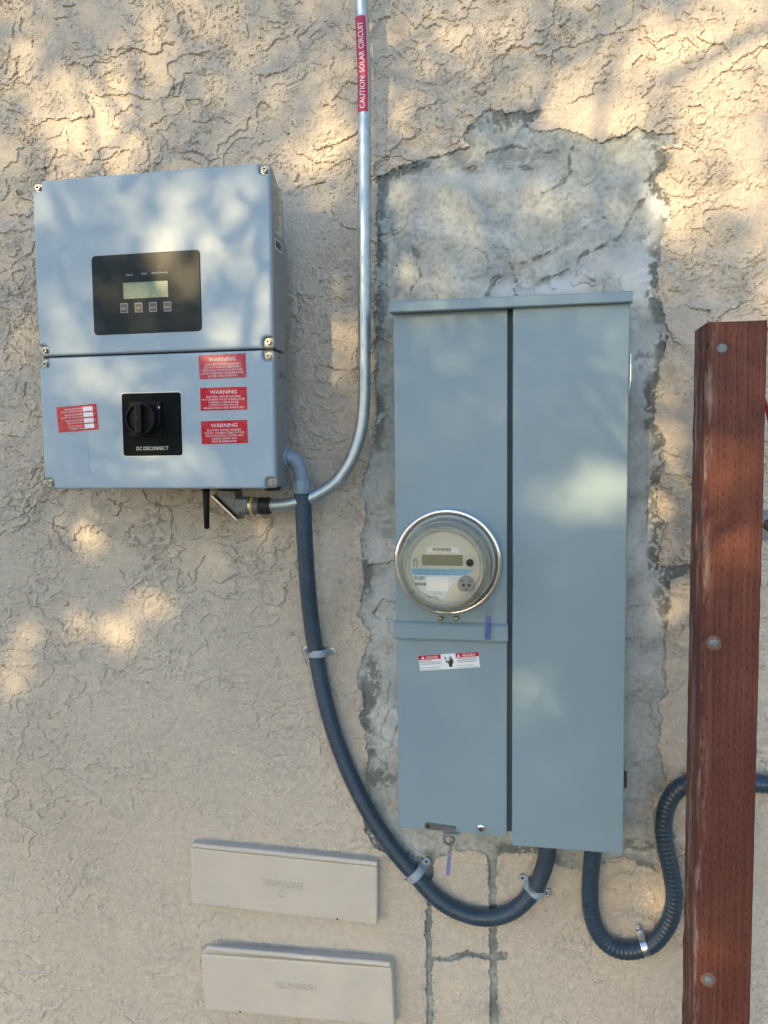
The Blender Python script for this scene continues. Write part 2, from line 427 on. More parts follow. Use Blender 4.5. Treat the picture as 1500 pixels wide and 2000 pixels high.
def slab(bm, O, ux, uz, x0, x1, z0, z1, th, r=0.0):
    """thin plate standing th proud of the frame plane"""
    nn = ux.cross(uz).normalized(); pts = rrect(x0, x1, z0, z1, r, 3)
    a = [bm.verts.new(O+ux*x+uz*z-nn*0.0002) for x, z in pts]; c = [bm.verts.new(O+ux*x+uz*z+nn*th) for x, z in pts]
    L = len(pts)
    for i in range(L): bm.faces.new((a[i], a[(i+1) % L], c[(i+1) % L], c[i]))
    bm.faces.new(c)
def frame4(pa, pb, pc, pd_, d):
    """frame on the plane y=-d from four pixels: top left, top right, bottom right, bottom left"""
    a, b_, c_, e = (at(*p, d) for p in (pa, pb, pc, pd_))
    O = (a+b_+c_+e)/4; ux = ((b_-a)+(c_-e)).normalized(); uz = Vector((-ux.z, 0, ux.x))
    w = (((b_-a).length+(c_-e).length)/2); h = ((a-e).length+(b_-c_).length)/2
    return O, ux, uz, w, h
UX, UZ = Vector((1, 0, 0)), Vector((0, 0, 1))

# ------------------------------------------------------------------ ground
bm = bmesh.new()
bmesh.ops.create_grid(bm, x_segments=60, y_segments=60, size=200)
for v in bm.verts:
    if abs(v.co.x) < 190 and abs(v.co.y) < 190: v.co.z += random.uniform(-0.02, 0.02)
g = link('ground', bm, M['ground']); tag(g, kind='structure'); g.location.z = -0.02

# ------------------------------------------------------------------ wall: one dense relief, real ledges, patch and grooves
def perlin(x, y, seed):
    r = np.random.default_rng(seed); T = 256
    ang = r.random((T, T))*2*np.pi; gx, gy = np.cos(ang), np.sin(ang)
    xi = np.floor(x).astype(int); yi = np.floor(y).astype(int); xf = x-xi; yf = y-yi
    u = xf*xf*xf*(xf*(xf*6-15)+10); v = yf*yf*yf*(yf*(yf*6-15)+10)
    def gr(ix, iy, fx, fy):
        a = gx[ix % T, iy % T]; b_ = gy[ix % T, iy % T]; return a*fx+b_*fy
    n00 = gr(xi, yi, xf, yf); n10 = gr(xi+1, yi, xf-1, yf); n01 = gr(xi, yi+1, xf, yf-1); n11 = gr(xi+1, yi+1, xf-1, yf-1)
    return (n00*(1-u)+n10*u)*(1-v)+(n01*(1-u)+n11*u)*v
def fbm(x, y, seed, o=4, g=0.5):
    s = 0; a = 1
    for k in range(o): s = s+a*perlin(x*2**k+k*7.3, y*2**k+k*3.1, seed+k); a *= g
    return s
def sst(a, b_, x):
    t = np.clip((x-a)/(b_-a), 0, 1); return t*t*(3-2*t)
def axis(lo, hi, fine, lo2, hi2):
    c = np.arange(lo, hi, fine)
    l = [lo]; st = fine
    while l[-1] > lo2: st = min(st*1.03, 0.05); l.append(l[-1]-st)
    r = [c[-1]]; st = fine
    while r[-1] < hi2: st = min(st*1.03, 0.05); r.append(r[-1]+st)
    return np.concatenate([np.array(l[1:])[::-1], c, np.array(r[1:])])
FINE = 0.0024
ax = axis(-1.30, 0.56, FINE, -4.5, 4.0); az = axis(H-1.42, H+1.04, FINE, -0.15, 4.2)
XX, ZZ = np.meshgrid(ax, az); PXs, PZs = XX.ravel(), ZZ.ravel()
def px2w(pts): return np.array([[p.x, p.z] for p in (at(a, b_) for a, b_ in pts)])
def segdist(px, pz, A, B):
    d = B-A; t = np.clip(((px-A[0])*d[0]+(pz-A[1])*d[1])/max(1e-9, d@d), 0, 1)
    return np.hypot(px-A[0]-t*d[0], pz-A[1]-t*d[1])
def polysd(px, pz, poly):
    dist = np.full(px.shape, 1e9); ins = np.zeros(px.shape, bool)
    for i in range(len(poly)):
        A, B = poly[i], poly[(i+1) % len(poly)]
        dist = np.minimum(dist, segdist(px, pz, A, B))
        c = (A[1] > pz) != (B[1] > pz)
        with np.errstate(divide='ignore', invalid='ignore'):
            xi = (B[0]-A[0])*(pz-A[1])/(B[1]-A[1]+1e-12)+A[0]
        ins ^= c & (px < xi)
    return np.where(ins, -dist, dist)
PATCH = [(737,345),(780,326),(861,303),(915,285),(902,262),(925,238),(949,216),(990,219),(1055,216),(1030,245),(1062,258),(1106,251),(1175,279),(1210,266),(1244,251),
 (1319,263),(1322,284),(1284,287),(1306,303),(1303,326),(1281,351),(1306,389),(1309,426),(1294,464),(1287,520),(1281,564),(1294,602),(1306,660),(1287,715),(1279,768),
 (1280,827),(1300,859),(1294,880),(1301,901),(1284,950),(1284,995),(1296,1027),(1284,1104),(1348,1104),(1348,1121),(1308,1132),(1310,1177),(1301,1223),(1298,1300),
 (1304,1352),(1286,1370),(1293,1405),(1286,1457),(1302,1527),(1279,1552),(1276,1615),(1284,1643),(1279,1700),(1262,1692),(1220,1672),(1139,1700),(1087,1690),(1045,1668),
 (983,1666),(962,1682),(934,1660),(886,1662),(844,1680),(802,1682),(761,1671),(727,1652),(714,1620),(708,1592),(722,1530),(715,1514),(719,1476),(711,1428),(700,1395),
 (716,1371),(698,1339),(700,1314),(711,1279),(724,1240),(700,1200),(712,1130),(703,1050),(718,1000),(704,958),(722,900),(736,800),(733,600),(736,450)]
near = (PXs > -1.4) & (PXs < 0.75) & (PZs > H-1.5) & (PZs < H+1.15)
wn1 = perlin(PXs*45, PZs*45, 1)*0.006 + perlin(PXs*110, PZs*110, 2)*0.0035 + perlin(PXs*260, PZs*260, 3)*0.002
sd = np.full(PXs.shape, 1.0); sd[near] = polysd(PXs[near], PZs[near], px2w(PATCH)); sd = sd + wn1*1.1
# grooves cut through the stucco and filled with grey mortar
def groove(pts, w):
    p = px2w(pts); d = np.full(PXs.shape, 1.0)
    for A, B in zip(p, p[1:]): d[near] = np.minimum(d[near], segdist(PXs[near], PZs[near], A, B))
    return d - w
gd = groove([(838,1660),(840,1760),(836,1800),(838,1900),(841,2080)], 0.0065)
gd = np.minimum(gd, groove([(961,1660),(962,1760),(963,1860),(966,2080)], 0.0075))
gd = np.minimum(gd, groove([(838,1872),(880,1872),(915,1862),(965,1872)], 0.0060))
gd = np.minimum(gd, groove([(966,1868),(980,1866)], 0.010))
gd = gd + wn1*0.9
mask = np.minimum(sd, gd)
patch = mask < 0
# skip-trowel ledges: plates of render that end in a sharp, slightly undercut lip
SH = XX.shape; cellx = np.gradient(ax)[None, :]; cellz = np.gradient(az)[:, None]
cell = (np.sqrt(cellx*cellz)*np.ones(SH)).ravel()
shiftx = np.zeros(PXs.shape); shiftz = np.zeros(PXs.shape)
def snap(s, fr_, k):
    """pull the vertices either side of the break right up to it, so the step is vertical"""
    gz, gx = np.gradient(s.reshape(SH), az, ax); gx = gx.ravel(); gz = gz.ravel()
    g = np.hypot(gx, gz)+1e-6; dx, dz = gx/g, gz/g
    dt = (1-fr_)/g; db = fr_/g
    w = np.clip(k*4, 0, 1)
    mt = np.where(dt < cell*0.62, dt+0.00035, 0)*w; mb = np.where(db < cell*0.62, db-0.00010, 0)*w
    shiftx[:] += dx*(mt-mb); shiftz[:] += dz*(mt-mb)
wx = PXs + 0.024*fbm(PXs*13, PZs*13, 11, 3) + 0.0045*perlin(PXs*95, PZs*95, 14) + 0.0022*perlin(PXs*240, PZs*240, 15)
wz = PZs + 0.024*fbm(PXs*13, PZs*13, 21, 3) + 0.0045*perlin(PXs*95, PZs*95, 24) + 0.0022*perlin(PXs*240, PZs*240, 25)
LED = ((4.2, 7.5, 0.0040, 31, 3.6, -0.02, 0.16, 2.7, 5), (7.5, 10, 0.0036, 41, 5.5, 0.04, 0.20, 2.4, 4), (13, 16, 0.0034, 51, 5.0, 0.08, 0.24, 2.2, 3), (24, 28, 0.0028, 61, 8.0, 0.12, 0.28, 2.0, 2.5))
ledge = np.zeros(PXs.shape)
for fx, fz, amp, sd0, mf, ma, mb_, mul, pw_ in LED:
    s = fbm(wx*fx, wz*fz, sd0, 3, 0.42)*mul
    fr_ = s-np.floor(s)
    k = sst(ma, mb_, perlin(PXs*mf, PZs*mf*1.2, sd0+7)+0.35*perlin(PXs*mf*4, PZs*mf*4, sd0+8)+0.05)
    ledge += amp*(np.power(fr_, pw_) - 0.30*np.exp(-(fr_/0.05)**2))*k
    snap(s, fr_, k)
# calmer stucco round the utility boxes and on the lower left
def blob(px, py, rx, rz):
    c = at(px, py); return np.exp(-((PXs-c.x)/rx)**2-((PZs-c.z)/rz)**2)
calm = np.clip(blob(560,1800,0.42,0.22)+0.5*blob(450,1400,0.25,0.25)+0.35*blob(640,1150,0.10,0.25)+0.6*blob(900,1800,0.14,0.16), 0, 0.93)
ledge *= (1-calm)
# small crumbs and pits
cl = sst(0.02, 0.30, perlin(PXs*7, PZs*7, 71))
cr_ = perlin(wx*85, wz*85, 72); cq_ = perlin(PXs*150, PZs*150, 73)
cl2 = sst(-0.02, 0.22, perlin(PXs*9+4, PZs*9, 74)+0.3*perlin(PXs*30, PZs*30, 75))
crumbs = (cl*(sst(0.20, 0.36, cr_)*0.0026 - sst(0.30, 0.42, -cr_)*0.0034) + cl2*(sst(0.34, 0.46, cq_)*0.0014-sst(0.36, 0.46, -cq_)*0.0030))*(1-0.8*calm)
grain = 0.0012*perlin(PXs*190, PZs*190, 81)+0.0008*perlin(PXs*80, PZs*80, 82)+0.004*perlin(PXs*3, PZs*3, 83)
low = 0.62+0.38*sst(H-0.75, H-0.1, PZs)
hs = (ledge + crumbs)*low + grain
# thin wandering cracks
ck = fbm(PXs*3.1+9, PZs*3.1, 91, 4, 0.55)
crack = np.exp(-(ck/0.010)**2)*sst(0.0, 0.2, perlin(PXs*2.3, PZs*2.3, 95))
hs = hs - 0.0014*crack
# cement surface
s1 = fbm(wx*3.6+3, wz*5.0, 101, 3, 0.42)*2.4; f1 = s1-np.floor(s1); k1 = sst(-0.12, 0.15, perlin(PXs*4, PZs*4, 105))
s2 = fbm(wx*9+3, wz*7, 111, 3, 0.45)*2.0; f2 = s2-np.floor(s2); k2 = sst(0.0, 0.25, perlin(PXs*6, PZs*6, 106))
hc = -0.0024 + 0.0034*(f1**5-0.3*np.exp(-(f1/0.05)**2))*k1 + 0.0022*f2**3*k2 + 0.0014*perlin(PXs*14, PZs*14, 107) + 0.0012*perlin((PXs+PZs*0.5)*11, (PZs-PXs*0.5)*75, 141)*sst(-0.1, 0.2, perlin(PXs*3, PZs*3, 142))+0.0004*perlin(PXs*80, PZs*80, 108)
shs = (shiftx.copy(), shiftz.copy()); shiftx[:] = 0; shiftz[:] = 0
snap(s1, f1, k1); snap(s2, f2, k2)
shiftx = np.where(patch, shiftx, shs[0]*(1-calm)); shiftz = np.where(patch, shiftz, shs[1]*(1-calm))
gz_, gx_ = np.gradient(mask.reshape(SH), az, ax); gx_ = gx_.ravel(); gz_ = gz_.ravel(); g_ = np.hypot(gx_, gz_)+1e-6
dd = mask/g_; m_ = np.abs(dd) < cell*0.6
shiftx = np.where(m_, -gx_/g_*dd, shiftx); shiftz = np.where(m_, -gz_/g_*dd, shiftz)
INNER = [[(1275,345),(1262,385),(1240,410),(1225,440),(1205,470),(1170,485),(1135,500),(1128,515)], [(950,574),(965,546),(1000,532),(1015,552),(1032,557),(1062,547),(1108,528),(1130,536),(1160,548)],
 [(1112,300),(1114,338),(1092,362),(1060,378),(1040,372)], [(792,586),(806,560),(822,538),(816,500),(800,480)], [(1180,425),(1150,440),(1110,470),(1060,500),(1000,520)], [(790,330),(860,318),(910,330),(960,322),(1040,330)], [(950,300),(1010,285),(1050,300),(1120,290)]]
ind = np.full(PXs.shape, 1.0)
for pl2 in INNER:
    pp2 = px2w(pl2)
    for A_, B_ in zip(pp2, pp2[1:]): ind[near] = np.minimum(ind[near], segdist(PXs[near], PZs[near], A_, B_))
ind = np.abs(ind + wn1*1.3)
inner_brk = sst(-0.25, 0.05, perlin(PXs*25, PZs*25, 151))
hc = hc - 0.0030*np.exp(-(ind/0.0016)**2)*inner_brk + 0.0010*np.exp(-((ind-0.004)/0.003)**2)
rim = np.exp(-(sd/0.016)**2)
hc += np.clip(1+sd/0.05, 0, 1)*sst(H+0.2, H+0.35, PZs)*(0.0016*perlin(PXs*130, PZs*130, 153)+0.0014*perlin(wx*60, wz*60, 154))
hc += np.exp(-(sd/0.026)**2)*(0.0034*perlin(PXs*110, PZs*110, 109)+0.0022*perlin(PXs*40, PZs*40, 119))
hg = -0.0048 + 0.001*perlin(PXs*60, PZs*60, 112)
hc = np.where(sd < 0, hc, hg)
hc = np.where((sd < 0) & (sd > -0.006), hc-0.0008, hc)
step = np.clip(mask/0.004, 0, 1)
hgt = np.where(patch, hc, hs*1.0 + 0.0008*(1-step))
# stains
stn = perlin(PXs*20, PZs*20, 121)+0.7*perlin(PXs*60, PZs*60, 122)+0.55*perlin(PXs*150, PZs*150, 127)
edge = np.exp(-((sd+0.008)/0.014)**2)
lat = sst(0.0, 0.25, perlin(PXs*5.5, PZs*5.5, 123)+0.16)
stain_c = np.clip(edge*lat*1.1*sst(-0.05, 0.10, stn+0.55*(edge-0.5)), 0, 0.9)
for (bx, by, rx, rz, a) in ((985,238,0.075,0.024,1.0),(1230,262,0.07,0.012,0.8),(1300,1190,0.02,0.06,.9),(1298,880,0.018,0.04,.7),(745,1520,0.03,0.022,.9),(727,1330,0.02,0.05,.9),(1250,1650,0.03,0.012,0.9),(745,560,0.014,0.10,0.7),(760,640,0.02,0.02,0.7),(960,300,0.20,0.022,0.45),(1260,700,0.02,0.02,0.6)):
    stain_c = np.maximum(stain_c, a*0.85*sst(0.25, 0.6, blob(bx, by, rx, rz)+0.35*stn)*sst(-0.10, 0.10, stn))
band = np.clip(1+sd/0.045, 0, 1)*sst(H+0.25, H+0.40, PZs)
stain_c = np.maximum(stain_c, 0.42*band*sst(-0.25, 0.15, stn))
stain_c = np.maximum(stain_c, 0.75*np.exp(-(ind/0.0028)**2)*inner_brk)
stain_c = np.maximum(stain_c, 0.40*np.exp(-(ind/0.012)**2)*sst(0.0, 0.3, stn))
big = sst(0.05, 0.35, perlin(PXs*4+5, PZs*4, 125)); stain_c = np.maximum(stain_c, 0.15*big)
stain_c = np.where(sd >= 0, np.clip(0.62+0.6*stn, 0.25, 0.95), stain_c)
white = np.clip(1.0*blob(1050,560,0.10,0.018)+1.0*blob(1195,530,0.075,0.055)+0.6*blob(930,350,0.12,0.025)+0.7*blob(1275,420,0.03,0.09)+0.55*blob(1262,1000,0.035,0.50)+0.5*blob(748,1050,0.035,0.42), 0, 1)*sst(-0.35, 0.05, perlin(PXs*16, PZs*16, 131))
white *= (1-np.clip(stain_c*1.3, 0, 1))
stain_s = np.clip(0.55*np.exp(-(mask/0.010)**2)*sst(0.0, 0.25, stn)*sst(0.0, 0.2, perlin(PXs*8, PZs*8, 133)) + 0.30*crack*0.7, 0, 0.8)
for (bx, by, rx, rz, a) in ((1312,730,0.016,0.035,.5),(1335,985,0.015,0.04,.6),(710,1345,0.012,0.02,.5),(1330,360,.02,.01,.35),(690,262,0.01,0.006,.3)):
    stain_s = np.maximum(stain_s, a*blob(bx, by, rx, rz)*sst(-0.3, 0.3, stn))
fade = 1.0
lim = cell*0.7
co = np.stack([PXs+np.clip(shiftx, -lim, lim), -hgt, PZs+np.clip(shiftz, -lim, lim)], 1).astype(np.float32)
nx, nz = len(ax), len(az)
ii = np.arange(nz-1)[:, None]*nx+np.arange(nx-1)[None, :]
quads = np.stack([ii, ii+1, ii+nx+1, ii+nx], -1).reshape(-1, 4)
qp = patch[quads].sum(1) >= 2
def grid_mesh(name, q, material, parent=None):
    used = np.zeros(len(co), bool); used[q.ravel()] = True
    idx = np.cumsum(used)-1; q2 = idx[q]
    me = bpy.data.meshes.new(name); me.vertices.add(int(used.sum())); me.vertices.foreach_set('co', co[used].ravel())
    me.loops.add(q2.size); me.loops.foreach_set('vertex_index', q2.ravel().astype(np.int32))
    me.polygons.add(len(q2)); me.polygons.foreach_set('loop_start', np.arange(0, q2.size, 4, dtype=np.int32))
    me.update(calc_edges=True)
    for nm, arr in (('stain', np.where(patch, stain_c, stain_s)), ('white', white)):
        a = me.attributes.new(nm, 'FLOAT', 'POINT'); a.data.foreach_set('value', arr[used].astype(np.float32))
    hq = hgt[q]; me.polygons.foreach_set('use_smooth', (hq.max(1)-hq.min(1)) < 0.0011)
    me.materials.append(material)
    o = bpy.data.objects.new(name, me); COL.objects.link(o); o.parent = parent
    return o
wall = thing('house_wall', 'beige skip-trowelled stucco house wall behind all the electrical boxes', 'wall', Vector((0, 0, 0)))
grid_mesh('stucco_coat', quads[~qp], M['stucco'], wall)
grid_mesh('cement_patch', quads[qp], M['cement'], wall)
bm = bmesh.new()
x0, x1, z0, z1 = ax[0], ax[-1], az[0], az[-1]
for a, b_, c_, d_ in ((x0, x0, 0, 0),):
    vs = [bm.verts.new(p) for p in ((x0, 0.012, z0), (x1, 0.012, z0), (x1, 0.012, z1), (x0, 0.012, z1), (x0, 0.16, z0), (x1, 0.16, z0), (x1, 0.16, z1), (x0, 0.16, z1))]
    for f in ((0, 1, 2, 3), (4, 5, 6, 7), (0, 1, 5, 4), (1, 2, 6, 5), (2, 3, 7, 6), (3, 0, 4, 7)): bm.faces.new([vs[i] for i in f])
link('wall_core', bm, M['stucco'], wall)

# ------------------------------------------------------------------ small hardware
def screw_head(name, parent, c, r, material, slot='hex', h=None, axis=Vector((0, -1, 0)), mat2=None):
    """machine screw: domed or cap head with a recessed drive"""
    h = h or r*0.7; bm = bmesh.new()
    if slot == 'hex':
        lathe(bm, [(r*1.35, -0.0005), (r*1.35, 0.0006), (r, 0.0007), (r, h*0.85), (r*0.9, h), (r*0.52, h), (r*0.48, h*0.35), (0, h*0.3)], c, axis, 20)
    else:
        lathe(bm, [(r, -0.0005), (r, h*0.25), (r*0.93, h*0.55), (r*0.75, h*0.82), (r*0.4, h*0.97), (0, h)], c, axis, 20)
        u, v = frame_of(axis); a0 = random.uniform(0, 1.5)
    o = link(name, bm, material, parent, smooth=40)
    if slot == 'cross':
        bm = bmesh.new(); u, v = frame_of(axis); a0 = random.uniform(0.1, 1.4)
        for k in range(2):
            a = a0+k*math.pi/2; e = math.cos(a)*u+math.sin(a)*v; f = axis.cross(e)
            O = Vector(c)+axis*h*0.93
            pts = [O+e*sx*r*0.55+f*sy*r*0.12+axis*(0.0002+k*0.0001+(0.03*h)) for sx, sy in ((-1, -1), (1, -1), (1, 1), (-1, 1))]
            bm.faces.new([bm.verts.new(p) for p in pts])
        link('cross_slot', bm, M['black_matt'], o if parent is None or parent.parent is None else parent)
    return o

def sticker(parent, name, fr, material, lines, boldfirst=False, label=None, th=0.0004, pmat=None, r=0.0012):
    """lines: (text, x_rel, z_rel, h_rel, width_rel|None, align) relative to the sticker's width/height"""
    O, ux, uz, w, h = fr
    bm = bmesh.new(); slab(bm, O, ux, uz, -w/2, w/2, -h/2, h/2, th, r)
    o = link(name, bm, material, parent, label=label)
    if lines:
        nn = ux.cross(uz).normalized(); bm = bmesh.new()
        for s, x, z, hh, ww, al in lines:
            put_text(bm, s, O+nn*(th+0.0003), ux, uz, x*w, z*h, hh*h, None if ww is None else ww*w, al)
        link('lettering', bm, pmat or M['print_white'], o)
    return o

# ------------------------------------------------------------------ inverter
FI = 0.170
a = at(75, 354, FI); b_ = at(500, 319, FI); c_ = at(95, 953, FI); e = at(548, 955, FI)
IX0, IX1 = -0.954, -0.4655
ZT = (a.z+b_.z)/2; ZS = H+0.2055; ZB = (c_.z+e.z)/2
inv = thing('solar_inverter', 'silver-grey solar inverter box with dark display panel and rotary switch', 'inverter', Vector(((IX0+IX1)/2, 0, ZB)))
def notched(x0, x1, z0, z1, n, r):
    """rectangle whose four corners are scooped out"""
    pts = []
    def arc(cx, cz, a0, a1, k=4):
        for q in range(k+1):
            t = math.radians(a0+(a1-a0)*q/k); pts.append((cx+r*math.cos(t), cz+r*math.sin(t)))
    pts.append((x0+n, z0)); pts.append((x1-n, z0)); arc(x1-n+r, z0+n-r, 180, 90); pts.append((x1, z0+n))
    pts.append((x1, z1-n)); arc(x1-n+r, z1-n+r, 270, 180); pts.append((x1-n, z1))
    pts.append((x0+n, z1)); arc(x0+n-r, z1-n+r, 0, -90); pts.append((x0, z1-n))
    pts.append((x0, z0+n)); arc(x0+n-r, z0+n-r, 90, 0)
    return pts
G = 0.0018
# housing (behind the covers)
bm = bmesh.new(); prism(bm, rrect(IX0+0.001, IX1+0.001, ZS+G, ZT, 0.007), 0.147, FI-0.009, 0.003)
link('cover_flange', bm, M['inverter_side'], inv, smooth=30)
bm = bmesh.new(); prism(bm, rrect(IX0+0.001, IX1+0.001, ZB, ZS-G, 0.007), 0.147, FI-0.009, 0.003)
link('cover_flange', bm, M['inverter_side'], inv, smooth=30)
bm = bmesh.new()
prism_x(bm, [(0.1465, ZT-0.003), (0.085, ZT-0.045), (0.085, ZT-0.115), (0.066, ZT-0.135), (0.062, ZT-0.265), (0.082, ZT-0.285), (0.085, ZS+0.003), (0.1465, ZS+0.003)], IX0+0.004, IX1-0.001)
link('upper_housing', bm, M['inverter_side'], inv)
bm = bmesh.new()
prism_x(bm, [(0.1465, ZB+0.002), (0.1465, ZS-0.003), (0.085, ZS-0.003), (0.082, ZB+0.012), (0.092, ZB+0.002)], IX0+0.004, IX1-0.001)
link('lower_housing', bm, M['inverter_side'], inv)
bm = bmesh.new()
bm.free()
for zz in (ZT-0.12, ZB+0.10):
    bm = bmesh.new(); prism(bm, rrect(IX0+0.08, IX1-0.08, zz-0.03, zz+0.03), -0.004, 0.095)
    link('mounting_bracket', bm, M['galvanised'], inv)
bm = bmesh.new(); prism(bm, rrect(IX0+0.003, IX1-0.0025, ZS-G-0.001, ZS+G+0.001), 0.11, 0.158)
link('seam_gasket', bm, M['black_matt'], inv)
bm = bmesh.new(); prism(bm, notched(IX0, IX1, ZS+G, ZT+0.001, 0.021, 0.008), 0.150, FI, 0.0055, 4)
up = link('upper_cover', bm, M['inverter_paint'], inv, smooth=28)
bm = bmesh.new(); prism(bm, notched(IX0, IX1, ZB-0.001, ZS-G, 0.021, 0.008), 0.150, FI, 0.0055, 4)
lo = link('lower_cover', bm, M['inverter_paint'], inv, smooth=28)
for z in (ZT-0.0105, ZS+0.0135, ZS-0.0135, ZB+0.0105):
    for x in (IX0+0.010, IX1-0.010):
        screw_head('cover_screw', inv, (x, -(FI-0.009), z), 0.0056, M['screw_metal'], 'hex', 0.006)
# display panel
fr = frame4((179, 503), (388, 489), (394, 645), (187, 653), FI)
O, ux, uz, w, h = fr; ux, uz = UX, UZ; nn = Vector((0, -1, 0))
bm = bmesh.new(); slab(bm, O, ux, uz, -w/2-0.0018, w/2+0.0018, -h/2-0.0018, h/2+0.0018, 0.0003, 0.008)
link('display_gasket', bm, M['black_matt'], inv)
bm = bmesh.new(); slab(bm, O, ux, uz, -w/2, w/2, -h/2, h/2, 0.0012, 0.007)
dp = link('display_panel', bm, M['display_panel'], inv)
def onp(px, py): p = at(px, py, FI)-O; return p.x, p.z
OD = O+nn*0.0012
x0, z1 = onp(241, 553); x1, z0 = onp(329, 580)
bm = bmesh.new(); slab(bm, OD, ux, uz, x0, x1, z0, z1, 0.0004)
link('screen', bm, M['screen'], dp)
bm = bmesh.new(); tw = 0.0016
for q in ((x0-tw, x1+tw, z1, z1+tw), (x0-tw, x0, z0, z1)): slab(bm, OD, ux, uz, *q, 0.0009)
link('screen_frame', bm, M['black_matt'], dp)
for px_, py_, s in ((243.5, 602, 'ESC'), (271.5, 601, 'UP'), (299.5, 600, 'DOWN'), (328, 599, 'ENTER')):
    x, z = onp(px_, py_); q = 0.0078
    bm = bmesh.new(); slab(bm, OD, ux, uz, x-q, x+q, z-q*1.15, z+q*1.15, 0.0005, 0.001); link('button_rim', bm, M['button_rim'], dp)
    bm = bmesh.new(); slab(bm, OD, ux, uz, x-q+.0011, x+q-.0011, z-q*1.15+.0011, z+q*1.15-.0011, 0.0010, 0.0006); link('button', bm, M['button_dark'], dp)
bm = bmesh.new()
for px_, py_, s, hh in ((243.5, 605, 'ESC', .0036), (271.5, 604, 'UP', .0036), (299.5, 603, 'DOWN', .0033), (328, 602, 'ENTER', .0031)):
    bm = bmesh.new(); x, z = onp(px_, py_); put_text(bm, s, OD+nn*0.0014, ux, uz, x, z, hh, min(0.0115, 0.0029*len(s)+.001)); link('lettering', bm, M['label_grey'], dp)
for px_, py_, s in ((254, 539, 'Power'), (282, 536.5, 'Fault'), (312, 534.5, 'Alarm/Warning')):
    bm = bmesh.new(); x, z = onp(px_, py_); put_text(bm, s, OD+nn*0.0004, ux, uz, x, z, 0.0036); link('lettering', bm, M['label_grey'], dp)
for px_, py_ in ((254, 524), (281, 523), (311, 521)):
    x, z = onp(px_, py_); bm = bmesh.new(); lathe(bm, [(0.0016, 0), (0.0016, 0.0003), (0, 0.0003)], OD+ux*x+uz*z, nn, 10)
    link('indicator_light', bm, M['black_plastic'], dp)
# rotary switch
fr = frame4((237, 768), (352, 767), (358, 889), (243, 891), FI); O = fr[0]; w, h = fr[3], fr[4]
bm = bmesh.new(); slab(bm, O, ux, uz, -w/2-0.0014, w/2+0.0014, -h/2-0.0014, h/2+0.0014, 0.0004, 0.006); link('switch_gasket', bm, M['print_white'], inv)
bm = bmesh.new(); slab(bm, O, ux, uz, -w/2, w/2, -h/2, h/2, 0.0018, 0.005)
sw = link('switch_plate', bm, M['switch_plate'], inv)
ks = at(287, 819, FI)
bm = bmesh.new(); k = 0.033; slab(bm, Vector((ks.x, -FI-0.0018, ks.z)), ux, uz, -k, k, -k, k, 0.006, 0.003)
link('switch_base', bm, M['black_plastic'], sw)
kc = Vector((ks.x, -FI-0.0078, ks.z))
bm = bmesh.new(); R_ = 0.0335
lathe(bm, [(R_, 0), (R_, 0.004), (R_*0.97, 0.005), (R_*0.93, 0.012), (R_*0.92, 0.020), (R_*0.88, 0.0225), (R_*0.80, 0.0225), (R_*0.78, 0.016), (0, 0.016)], kc, nn, 48)
link('rotary_knob', bm, M['black_plastic'], sw, smooth=35)
bm = bmesh.new()
prism(bm, rrect(kc.x-0.0065, kc.x+0.0065, kc.z-R_*0.86, kc.z+R_*0.86, 0.003), -kc.y+0.015, -kc.y+0.030, 0.002)
kg = link('knob_grip', bm, M['black_plastic'], sw, smooth=30)
bm = bmesh.new(); lathe(bm, [(0.0024, 0), (0.0024, 0.0006), (0, 0.0006)], (kc.x, kc.y-0.030, kc.z), nn, 12); link('knob_screw', bm, M['black_matt'], sw)
bm = bmesh.new(); lathe(bm, [(0.0022, 0), (0.0022, 0.0008), (0, 0.0008)], (kc.x+0.030, -FI-0.0078, kc.z+0.022), nn, 10); link('index_mark', bm, M['label_grey'], sw)
bm = bmesh.new(); p = at(299, 879, FI)
put_text(bm, 'DC DISCONNECT', Vector((p.x, -FI-0.0022, p.z)), ux, uz, 0, 0, 0.0068, 0.067); link('lettering', bm, M['label_grey'], sw)
# stickers on the lower cover
WT = [
 ((387,694),(479,690),(482,737),(391,741), ['ELECTRIC SHOCK HAZARD','DO NOT TOUCH TERMINALS','TERMINALS ON BOTH LINE AND','LOAD SIDES MAY BE ENERGIZED','IN THE OPEN POSITION'], [.72,.78,.86,.90,.62], 'topmost red sticker, coloured paler than the two below for the sun gloss'),
 ((390,758),(481,755),(484,800),(393,802), ['ELECTRIC SHOCK HAZARD','IF A GROUND FAULT IS INDICATED','NORMALLY GROUNDED','CONDUCTORS MAY BE','UNGROUNDED AND ENERGIZED'], [.74,.92,.65,.62,.88], None),
 ((392,823),(482,820),(485,865),(395,868), ['ELECTRIC SHOCK HAZARD','THE DC CONDUCTORS OF THIS','PHOTOVOLTAIC SYSTEM ARE','UNGROUNDED AND','MAY BE ENERGIZED'], [.74,.86,.80,.54,.54], None)]
mat('sticker_sunlit', (0.50, 0.055, 0.09), 0.25, noise=0.15, nscale=60, rvar=0.1)  # paler copy of the sticker red, sun and gloss put into the colour
for k, (pa, pb, pc, pe, ls, ws, lb) in enumerate(WT):
    fr = frame4(pa, pb, pc, pe, FI+0.0001)
    lines = [('WARNING', 0, 0.22, 0.155, 0.58, 'C')]
    for q, (s, ww) in enumerate(zip(ls, ws)): lines.append((s, 0, 0.055-q*0.122, 0.078, ww, 'C'))
    sticker(inv, 'warning_sticker', fr, M['sticker_sunlit'] if k == 0 else M['sticker_red'], lines, label=lb)
fr = frame4((110,796),(189,788),(192,839),(115,845), FI+0.0001)
lines = []
